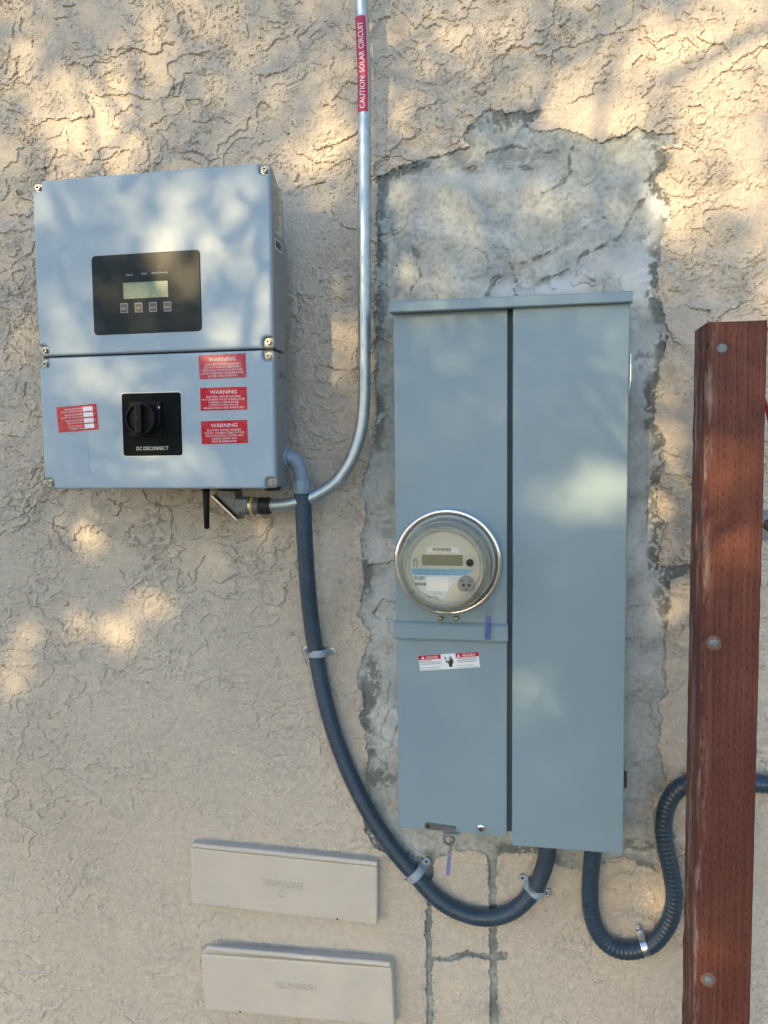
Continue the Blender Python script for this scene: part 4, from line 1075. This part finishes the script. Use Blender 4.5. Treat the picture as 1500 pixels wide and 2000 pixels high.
# hook symbol
bm = bmesh.new(); x, z = F(811, 1095)
arcp = [(x-0.0030, z-0.012), (x-0.0030, z)]+[(x+0.0030*math.cos(a), z+0.0030*math.sin(a)) for a in np.linspace(math.pi, 0, 9)]+[(x+0.0030, z-0.012)]
tube(bm, [OF+Vector((a, -0.0004, c)) for a, c in arcp], 0.00055, 6); lathe(bm, [(0.0012, 0.0006), (0, 0.0006)], OF+Vector((x, 0, z)), ND, 8)
link('hook_mark', bm, M['print_black'], fp)
x, z = F(918, 1099); bm = bmesh.new(); lathe(bm, [(0.0088, 0), (0.0085, 0.002), (0.0070, 0.0022), (0.0068, 0.001)], OF+Vector((x, 0, z)), ND, 28); link('button_ring', bm, M['cream'], fp, smooth=30)
bm = bmesh.new(); lathe(bm, [(0.0066, 0), (0.0066, 0.003), (0.0050, 0.0042), (0, 0.0045)], OF+Vector((x, 0, z)), ND, 24); link('reset_button', bm, M['black_plastic'], fp, smooth=40)
# label: circular segment with a curved right boundary
Rl = 0.0605
def arcpts(z_hi, z_lo, k=16):
    return [(-math.sqrt(max(0, Rl**2-z**2)), z) for z in np.linspace(z_hi, z_lo, k)]
_, zb1_ = F(868, 1111); _, zb2_ = F(868, 1123.5); _, zl_ = F(864, 1179)
xr1, _ = F(927, 1111); xr2, _ = F(910, 1123.5)
left = arcpts(zb1_, zb2_, 4)
bm = bmesh.new(); bm.faces.new([bm.verts.new(OF+Vector((x, -0.0005, z))) for x, z in left+[(xr2, zb2_), (xr1, zb1_)]])
link('blue_band', bm, M['meter_blue'], fp)
left = arcpts(zb2_-0.0003, zl_+0.004, 14)
right = [F(864, 1178), F(868, 1165), F(876, 1150), F(888, 1137), F(902, 1127), F(909, 1124)]
bm = bmesh.new(); bm.faces.new([bm.verts.new(OF+Vector((x, -0.0005, z))) for x, z in left+right])
link('info_label', bm, M['meter_label'], fp)
bm = bmesh.new(); O3 = OF+ND*0.0010
for s, px_, py_, hh, al, wq in (('TYPE C2SOD   CL200   240V   3W', 812, 1115.5, .0022, 'L', .068), ('60Hz   FM2S   TA=30   Kh 7.2', 812, 1121.5, .0022, 'L', .062)):
    x, z = F(px_, py_); put_text(bm, s, O3, UX, UZ, x, z, hh, wq, al)
link('band_lettering', bm, M['print_blue'], fp)
bm = bmesh.new()
x, z = F(809, 1131.5); put_text(bm, 'SDG&E', O3, UX, UZ, x, z, 0.0062, 0.0175, 'L', bold=0.01)
x, z = F(829, 1128); put_text(bm, '(R)', O3, UX, UZ, x, z, 0.002, None, 'L')
x0, z0 = F(810, 1143); x1, z1 = F(832, 1138); xq = x0
while xq < x1:
    bw = random.choice((0.0006, 0.0010, 0.0014)); quad(bm, O3, UX, UZ, xq, xq+bw, z0, z1); xq += bw+random.choice((0.0005, 0.0008))
x, z = F(852, 1160); put_text(bm, '87 10244', O3, UX, UZ, x, z, 0.0018)
x, z = F(844, 1168); put_text(bm, 'OpenWay', O3, UX, UZ, x, z, 0.0046, 0.024)
x, z = F(853, 1171.5); put_text(bm, 'itron', O3, UX, UZ, x, z, 0.0022)
x, z = F(861, 1161); put_text(bm, 'CE', O3, UX, UZ, x, z, 0.0026)
x, z = F(842, 1174); lathe(bm, [(0.0014, 0.0010), (0, 0.0010)], OF+Vector((x, 0, z)), ND, 10); x, z = F(852, 1175.5); put_text(bm, 'FCC ID 3-8', O3, UX, UZ, x, z, 0.0016)
link('lettering', bm, M['print_black'], fp)
mat('redaction_white', (0.93, 0.93, 0.93), 0.6)
fq('redaction_patch', 833, 1126.5, 876, 1154.5, M['redaction_white'], 0.0013)  # added white rectangle standing for redacted print, not a label on the meter
x, z = F(911, 1141); bm = bmesh.new(); pts = [(0.0155*math.cos(a), max(-0.0125, 0.0155*math.sin(a))) for a in np.linspace(0, 2*math.pi, 33)[:-1]]
prism(bm, [(FX+x+a, FZ+z+c) for a, c in pts], DF-0.001, DF+0.005, 0.001)
op = link('optical_port', bm, M['port_grey'], met, smooth=30)
for dx, dz, r_ in ((-0.0075, 0.0062, 0.0016), (0.0075, 0.0062, 0.0016), (-0.005, -0.001, 0.0032), (0.005, -0.001, 0.0032), (0, -0.0085, 0.0018)):
    bm = bmesh.new(); lathe(bm, [(r_, 0.0002), (0, 0.0002)], (FX+x+dx, -DF-0.005, FZ+z+dz), ND, 12); link('port_hole', bm, M['black_plastic'], op)
for px_ in (861, 891):
    screw_head('ring_screw', met, at(px_, 1207.5, 0.118), 0.0052, M['brass'], 'dome', 0.0075)

# ------------------------------------------------------------------ seal tags
def tag_plate(name, label, pts_wire, top_px, bot_px, d, wpx, dmat):
    root = thing(name, label, 'tag', at(*top_px, d)); bm = bmesh.new()
    tube(bm, [at(px_, py_, dd) for px_, py_, dd in pts_wire], 0.0009, 8); link('wire', bm, M['chrome'], root, smooth=60)
    A = at(*top_px, d); B = at(*bot_px, d); dz = (A-B).normalized(); dx = Vector((dz.z, 0, -dz.x)); w_ = wpx*0.00095
    L_ = (A-B).length
    bm = bmesh.new(); prism(bm, rrect(-w_/2, w_/2, -L_, 0, 0.001), 0, 0.0035, 0.0008, 2)
    for v in bm.verts: v.co = A+dx*v.co.x+dz*v.co.z+Vector((0, v.co.y, 0))
    o = link('tag_body', bm, M[dmat], root)
    bm = bmesh.new(); O_ = A+Vector((0, -0.0038, 0))
    put_text(bm, '0472816', O_, -dz, dx, L_*0.5, -w_*0.2, w_*0.38, L_*0.7); link('lettering', bm, M['print_blue'], root)
    bm = bmesh.new(); slab(bm, A+Vector((0, -0.0008, 0)), dx, dz, -w_*0.12, w_*0.12, -L_*0.95, -L_*0.25, 0.0018); link('tag_core', bm, M['violet_core'], root)
mat('violet_core', (0.22, 0.22, 0.55), 0.35)
tag_plate('seal_tag', 'violet plastic seal tag hanging on wire from the meter ring', [(962, 1180, .135), (959, 1190, .134), (957, 1203, .132), (952, 1206, .131), (949, 1195, .132), (949, 1187, .134), (954, 1181, .135)], (954, 1203), (952.5, 1248), 0.128, 12, 'violet_plastic')
tag_plate('seal_tag', 'thin violet seal tag hanging from the hasp under the meter panel', [(880, 1636, .114), (879.5, 1648, .113), (878.5, 1663, .112), (880.5, 1664, .112), (881.5, 1648, .113), (880, 1636, .114)], (879, 1663), (874.5, 1708), 0.111, 9, 'violet_plastic')

# ------------------------------------------------------------------ telephone and television covers
def util(word, tl_, tr_, br_, bl_, d, lip_a, lip_b, label, tx, ty, ex_, ey_, scr, hole, screws_extra=()):
    fr = frame4(tl_, tr_, br_, bl_, d); O, ux_, uz_, w, h = fr
    root = thing('utility_box', label, 'utility box', Vector((O.x, 0, O.z-h/2)), 'painted utility covers')
    bm = oriented(rrect(-w/2, w/2, -h/2, h/2, 0.0075), O, ux_, uz_, -0.004, d, 0.005); link('cover', bm, M['painted_cover'], root, smooth=35)
    A, B = at(*lip_a, d), at(*lip_b, d)
    bm = bmesh.new(); q = [A.lerp(B, t)+Vector((0, 0.0, random.uniform(-0.0006, 0.0006))) for t in np.linspace(0, 1, 14)]
    tube(bm, q, 0.0058, 10); link('hinge_roll', bm, M['painted_cover'], root, smooth=60)
    bm = oriented(rrect(-w/2+0.002, w/2-0.002, h/2-0.004, h/2+0.007), O, ux_, uz_, -0.004, d-0.008); link('frame', bm, M['painted_cover'], root)
    bm = bmesh.new(); p = at(tx, ty, d); OT = Vector((p.x, -d, p.z))
    put_text(bm, word, OT, ux_, uz_, 0, 0, 0.0140, 0.096, 'C', depth=0.0018, bold=0.012); link('lettering', bm, M['painted_cover'], root)
    p = at(ex_, ey_, d); c3 = Vector((p.x, -d, p.z)); bm = bmesh.new()
    tube(bm, [c3+Vector((0.0085*math.cos(a), 0, 0.0085*math.sin(a))) for a in np.linspace(0, 2*math.pi, 25)], 0.0009, 6, cap=False)
    for k in (0, 1):
        sgn = 1-2*k; tube(bm, [c3+Vector((sgn*(-0.0015+0.004*math.cos(a)), 0, sgn*(0.0028+0.0035*math.sin(a)))) for a in np.linspace(-0.5, 3.4, 9)], 0.0008, 6)
    link('emblem', bm, M['painted_cover'], root, smooth=60)
    screw_head('cover_screw', root, at(*scr, d), 0.0042, M['painted_cover'], 'dome', 0.003)
    bm = bmesh.new(); lathe(bm, [(0.0024, 0.0003), (0, 0.0003)], at(*hole, d), ND, 10); link('screw_hole', bm, M['black_matt'], root)
    return root
util('TELEPHONE', (373, 1655), (739, 1694), (735, 1808), (371, 1767), 0.026, (379, 1650), (737, 1687), 'upper painted cover embossed TELEPHONE, beside the sagging hose', 551, 1733, 550, 1745, (442, 1768), (659, 1795))
util('TELEVISION', (395, 1862), (766, 1892), (770, 2005), (395, 1975), 0.030, (404, 1851), (762, 1883), 'lower painted cover embossed TELEVISION, directly under the telephone one', 576, 1932, 577, 1943, (687, 1994), (469, 1976))

# ------------------------------------------------------------------ wooden post
DPF, DPB = 0.300, 0.213
pl_ = at(1378.5, 630, DPF); pr_ = at(1497.5, 625, DPF)
pcx = (pl_.x+at(1355, 2000, DPF).x+pr_.x+at(1467, 2000, DPF).x)/4
pw = ((pr_.x-pl_.x)+(at(1467, 2000, DPF).x-at(1355, 2000, DPF).x))/2
ptop = (pl_.z+pr_.z)/2
post = thing('wooden_post', 'red-brown incised timber post standing in front of the wall at right', 'post', Vector((pcx, -(DPF+DPB)/2, 0)))
bm = bmesh.new(); NZ = 90; hw_, hd_ = pw/2, (DPF-DPB)/2
rows = []
ch = 0.0022
outl = [(-hw_+ch, -hd_), (hw_-ch, -hd_), (hw_, -hd_+ch), (hw_, hd_-ch), (hw_-ch, hd_), (-hw_+ch, hd_), (-hw_, hd_-ch), (-hw_, -hd_+ch)]
for i in range(NZ+1):
    z = -0.1+(ptop+0.1)*i/NZ; row = []
    for k, (x, y) in enumerate(outl):
        j = 0.0010 if k in (0, 7, 6) else 0.0004
        row.append(bm.verts.new((x+random.gauss(0, j*0.5), y+random.gauss(0, 0.0003), z)))
    rows.append(row)
for a_, c4 in zip(rows, rows[1:]):
    for k in range(8): bm.faces.new((a_[k], a_[(k+1) % 8], c4[(k+1) % 8], c4[k]))
bm.faces.new(rows[-1]); bm.faces.new(rows[0][::-1])
pb_ = link('timber', bm, M['treated_wood'], post, local=True)
mat('raw_wood', (0.17, 0.09, 0.055), 0.7, noise=0.4, nscale=200)
for k, (px_, py_) in enumerate(((1410, 681), (1394, 1256), (1383, 1914))):
    p = at(px_, py_, DPF)
    if k:
        bm = bmesh.new(); n_ = 18; pts = [(p.x+(0.0115+random.uniform(-0.001, 0.002))*math.cos(2*math.pi*q/n_), p.z+(0.0115+random.uniform(-0.001, 0.002))*math.sin(2*math.pi*q/n_)) for q in range(n_)]
        prism(bm, pts, DPF-0.002, DPF+0.0004); link('bolt_countersink', bm, M['raw_wood'] , post)
    bm = bmesh.new(); r_ = 0.0080
    lathe(bm, [(r_, -0.001), (r_, 0.0008), (r_*0.92, 0.0012), (r_*0.86, 0.0030), (r_*0.7, 0.0036), (0, 0.0036)], p, ND, 22 if k else 12); link('bolt', bm, M['bolt_metal'], post, smooth=30)

# ------------------------------------------------------------------ things beyond the post
br = thing('wall_bracket', 'small galvanised bracket on the wall just right of the wooden post', 'bracket', at(1505, 1025, 0))
c5 = at(1508, 1025, 0)
bm = bmesh.new(); prism(bm, rrect(c5.x-0.021, c5.x+0.024, c5.z-0.029, c5.z+0.029, 0.003), -0.004, 0.006, 0.001); link('plate', bm, M['bolt_metal'], br)
bm = bmesh.new(); lathe(bm, [(0.012, 0.006), (0.012, 0.009), (0.008, 0.013), (0, 0.014)], (c5.x-0.006, 0, c5.z), ND, 20); link('bolt', bm, M['rusty'], br, smooth=40)
bm = bmesh.new()
tube(bm, smooth_path([at(1700, 600, .03), at(1560, 628, .06), at(1500, 643, .12), at(1478, 672, .15), at(1474, 715, .15), at(1484, 758, .14), at(1497, 795, .12), at(1508, 840, .08), at(1530, 880, .04), at(1640, 900, .02)], 0.01), 0.0035, 10)
rc = link('red_cable', bm, M['red_rubber'], None, smooth=60); tag(rc, 'thin red cable peeping out behind the right edge of the post', 'cable')

# ------------------------------------------------------------------ tree behind the viewer: its crown dapples the wall
tree = thing('leafy_tree', 'leafy tree standing behind the viewer, its crown dappling the wall', 'tree', Vector((-6.4, -7.6, 0)))
S_ = SUN
# gaps in the crown, as the light on the wall shows them: (px, py, radius x m, radius z m, strength)
GAPS = [(190,240,.11,.10,1),(110,200,.08,.07,.5),(280,110,.10,.05,.5),(60,140,.07,.06,.5),(330,60,.08,.05,.35),(640,300,.06,.08,.85),(600,330,.05,.05,.5),(765,265,.03,.05,.6),(1180,240,.085,.05,1.0),(1395,130,.11,.11,.9),
 (1420,330,.08,.10,.85),(1330,370,.045,.08,.9),(1320,60,.10,.05,.5),(1100,120,.10,.07,.3),(900,80,.12,.05,.3),(800,160,.05,.06,.3),(820,560,.06,.035,.85),(880,590,.05,.02,.7),(770,480,.035,.05,.6),(880,420,.07,.04,.5),(1010,400,.1,.03,.35),
 (300,400,.07,.04,.45),(370,470,.08,.05,.4),(470,400,.05,.06,.45),(490,480,.04,.06,.4),(390,655,.08,.02,.6),(520,600,.04,.05,.5),(440,640,.05,.03,.5),(85,385,.03,.03,.7),(340,560,.05,.03,.4),(200,740,.07,.04,.75),(170,700,.05,.03,.45),(250,745,.06,.03,.5),(320,910,.09,.035,.7),(400,930,.04,.02,.45),(430,700,.06,.03,.55),(530,680,.03,.03,.5),
 (165,1045,.05,.035,.75),(300,1165,.055,.035,1.0),(225,1235,.045,.04,.55),(155,1220,.02,.04,.55),(535,1038,.04,.02,1.0),(395,1105,.035,.04,.5),(20,1310,.05,.05,.4),(60,1240,.05,.03,.3),
 (1155,965,.065,.045,1.0),(1185,930,.04,.03,.8),(1150,740,.035,.022,.55),(1130,720,.03,.02,.3),(1050,1350,.03,.045,.38),(1180,1000,.03,.02,.6),(1290,960,.025,.07,.9),(1300,830,.03,.05,.5),(1320,1200,.025,.05,.75),(1290,720,.02,.03,.3),
 (1430,920,.06,.045,.6),(1420,1090,.07,.05,1.0),(1450,1180,.05,.03,.4),(1390,1870,.04,.03,.6),(1275,1755,.025,.02,.75),(1490,900,.02,.10,.5),(1500,500,.04,.1,.6),(700,700,.02,.1,.35),(715,330,.02,.06,.6)]
def depth_of(px, py):
    if 60 < px < 560 and 320 < py < 955: return FI
    if 765 < px < 1235 and 563 < py < 1665: return 0.12
    if px > 1345 and py > 630: return 0.30
    return 0.0
gaps = []
for px_, py_, rx, rz, s in GAPS:
    p = at(px_, py_, depth_of(px_, py_)); k = -p.y/S_.y   # carry along the sun to the wall plane
    gaps.append((p.x+S_.x*(-p.y)/S_.y*-1*-1, p.z+S_.z*(-p.y)/S_.y, rx, rz, s))
gx__, gz__ = np.meshgrid(np.arange(380), np.arange(415)); NL = gx__.size
tx = -2.6+4.3*(gx__.ravel()+rng.random(NL))/380; tz = -0.4+4.7*(gz__.ravel()+rng.random(NL))/415
T = 0.05 + 0.23*sst(H-0.2, H+0.7, tz)
for bx_, by_, rx_, rz_, k_ in ((640, 640, .13, .30, .95), (1000, 560, 0.20, 0.03, .3), (300, 520, .24, .16, .35), (620, 1000, .35, .05, .5)):
    q_ = at(bx_, by_, 0); T = T*(1-k_*np.exp(-(((tx-q_.x)/rx_)**2+((tz-q_.z)/rz_)**2)**2))
gsum = np.zeros(NL)
for gx_, gz_, rx, rz, s in gaps:
    gsum = np.maximum(gsum, s*np.exp(-(((tx-gx_)/(rx*1.15))**2+((tz-gz_)/(rz*1.15))**2)**1.6))
gsum = np.where((tx > -0.93) & (tx < -0.36) & (tz > H-0.15) & (tz < H+0.53), gsum*0.78, gsum)
T = T+(1-T)*gsum
LW, LL = 0.0125, 0.031
need = -np.log(np.clip(T, 0.02, 0.995))/3.2
keep = rng.random(NL) < need
edge_ = ((tx+0.45)/2.1)**2+((tz-1.9)/2.35)**2 + rng.normal(0, 0.10, NL)
keep &= edge_ < 1.0
tx, tz = tx[keep], tz[keep]
K = len(tx); dist = rng.uniform(4.6, 7.4, K)
pos = np.stack([tx-S_.x/S_.y*dist, -dist, tz-S_.z/S_.y*dist], 1)
u1 = rng.normal(size=(K, 3)); u1 += np.array([0, 0, -0.5]); u1 /= np.linalg.norm(u1, axis=1)[:, None]
u2 = rng.normal(size=(K, 3)); u2 -= (u2*u1).sum(1)[:, None]*u1; u2 /= np.linalg.norm(u2, axis=1)[:, None]
u3 = np.cross(u1, u2); sz = rng.uniform(0.75, 1.35, K)[:, None]
v0 = pos-u1*LL*sz; v1 = pos+u2*LW*sz+u3*0.006; v2 = pos+u1*LL*sz; v3 = pos-u2*LW*sz+u3*0.006
vv = np.stack([v0, v1, v2, v3], 1).reshape(-1, 3)
me = bpy.data.meshes.new('crown'); loc = np.array(tree.location)
me.from_pydata((vv-loc).tolist(), [], (np.arange(K)[:, None]*4+np.array([[0, 1, 2]])).tolist()+(np.arange(K)[:, None]*4+np.array([[0, 2, 3]])).tolist())
me.materials.append(M['leaf']); cr = bpy.data.objects.new('crown', me); COL.objects.link(cr); cr.parent = tree; cr['kind'] = 'stuff'
bm = bmesh.new()
tube(bm, smooth_path([(-6.4, -7.6, -0.1), (-6.35, -7.55, 0.9), (-6.1, -7.4, 1.9), (-5.7, -7.2, 2.9), (-5.2, -7.0, 3.9)], 0.15), [0.17-0.004*i for i in range(len(smooth_path([(-6.4, -7.6, -0.1), (-6.35, -7.55, 0.9), (-6.1, -7.4, 1.9), (-5.7, -7.2, 2.9), (-5.2, -7.0, 3.9)], 0.15)))], 12)
link('trunk', bm, M['bark'], tree, smooth=60)
for k in range(11):
    st_ = Vector((-5.9+0.06*k, -7.3+0.03*k, 2.4+0.15*k)); q = pos[rng.integers(K)]; q = Vector(q)
    mid = st_.lerp(q, 0.5)+Vector((random.uniform(-.2, .2), random.uniform(-.2, .2), random.uniform(0, .35)))
    P = smooth_path([st_, mid, q], 0.12); bm = bmesh.new(); tube(bm, P, [0.028*(1-i/len(P))+0.004 for i in range(len(P))], 7); link('branch', bm, M['bark'], tree, smooth=60)
for k in range(46):
    a_ = np.array([rng.uniform(-1.1, 0.5), rng.uniform(H-0.35, H+0.95)]); an = rng.uniform(-1.1, 0.5) if k % 3 else rng.uniform(0.6, 2.2)
    Lk = rng.uniform(0.12, 0.38); dk = rng.uniform(2.4, 3.9); P = []
    for t in np.linspace(-1, 1, 7):
        X_ = a_[0]+math.cos(an)*Lk*t+0.05*math.sin(2.2*t+k); Z_ = a_[1]+math.sin(an)*Lk*t+0.04*math.cos(2.0*t+k)
        dd_ = dk+0.25*t; P.append((X_-S_.x/S_.y*dd_, -dd_, Z_-S_.z/S_.y*dd_))
    bm = bmesh.new(); tube(bm, P, [0.0085*(1-i/9)+0.002 for i in range(7)], 6); link('twig', bm, M['bark'], tree, smooth=60)
print('leaves', K, 'wall verts', len(co))
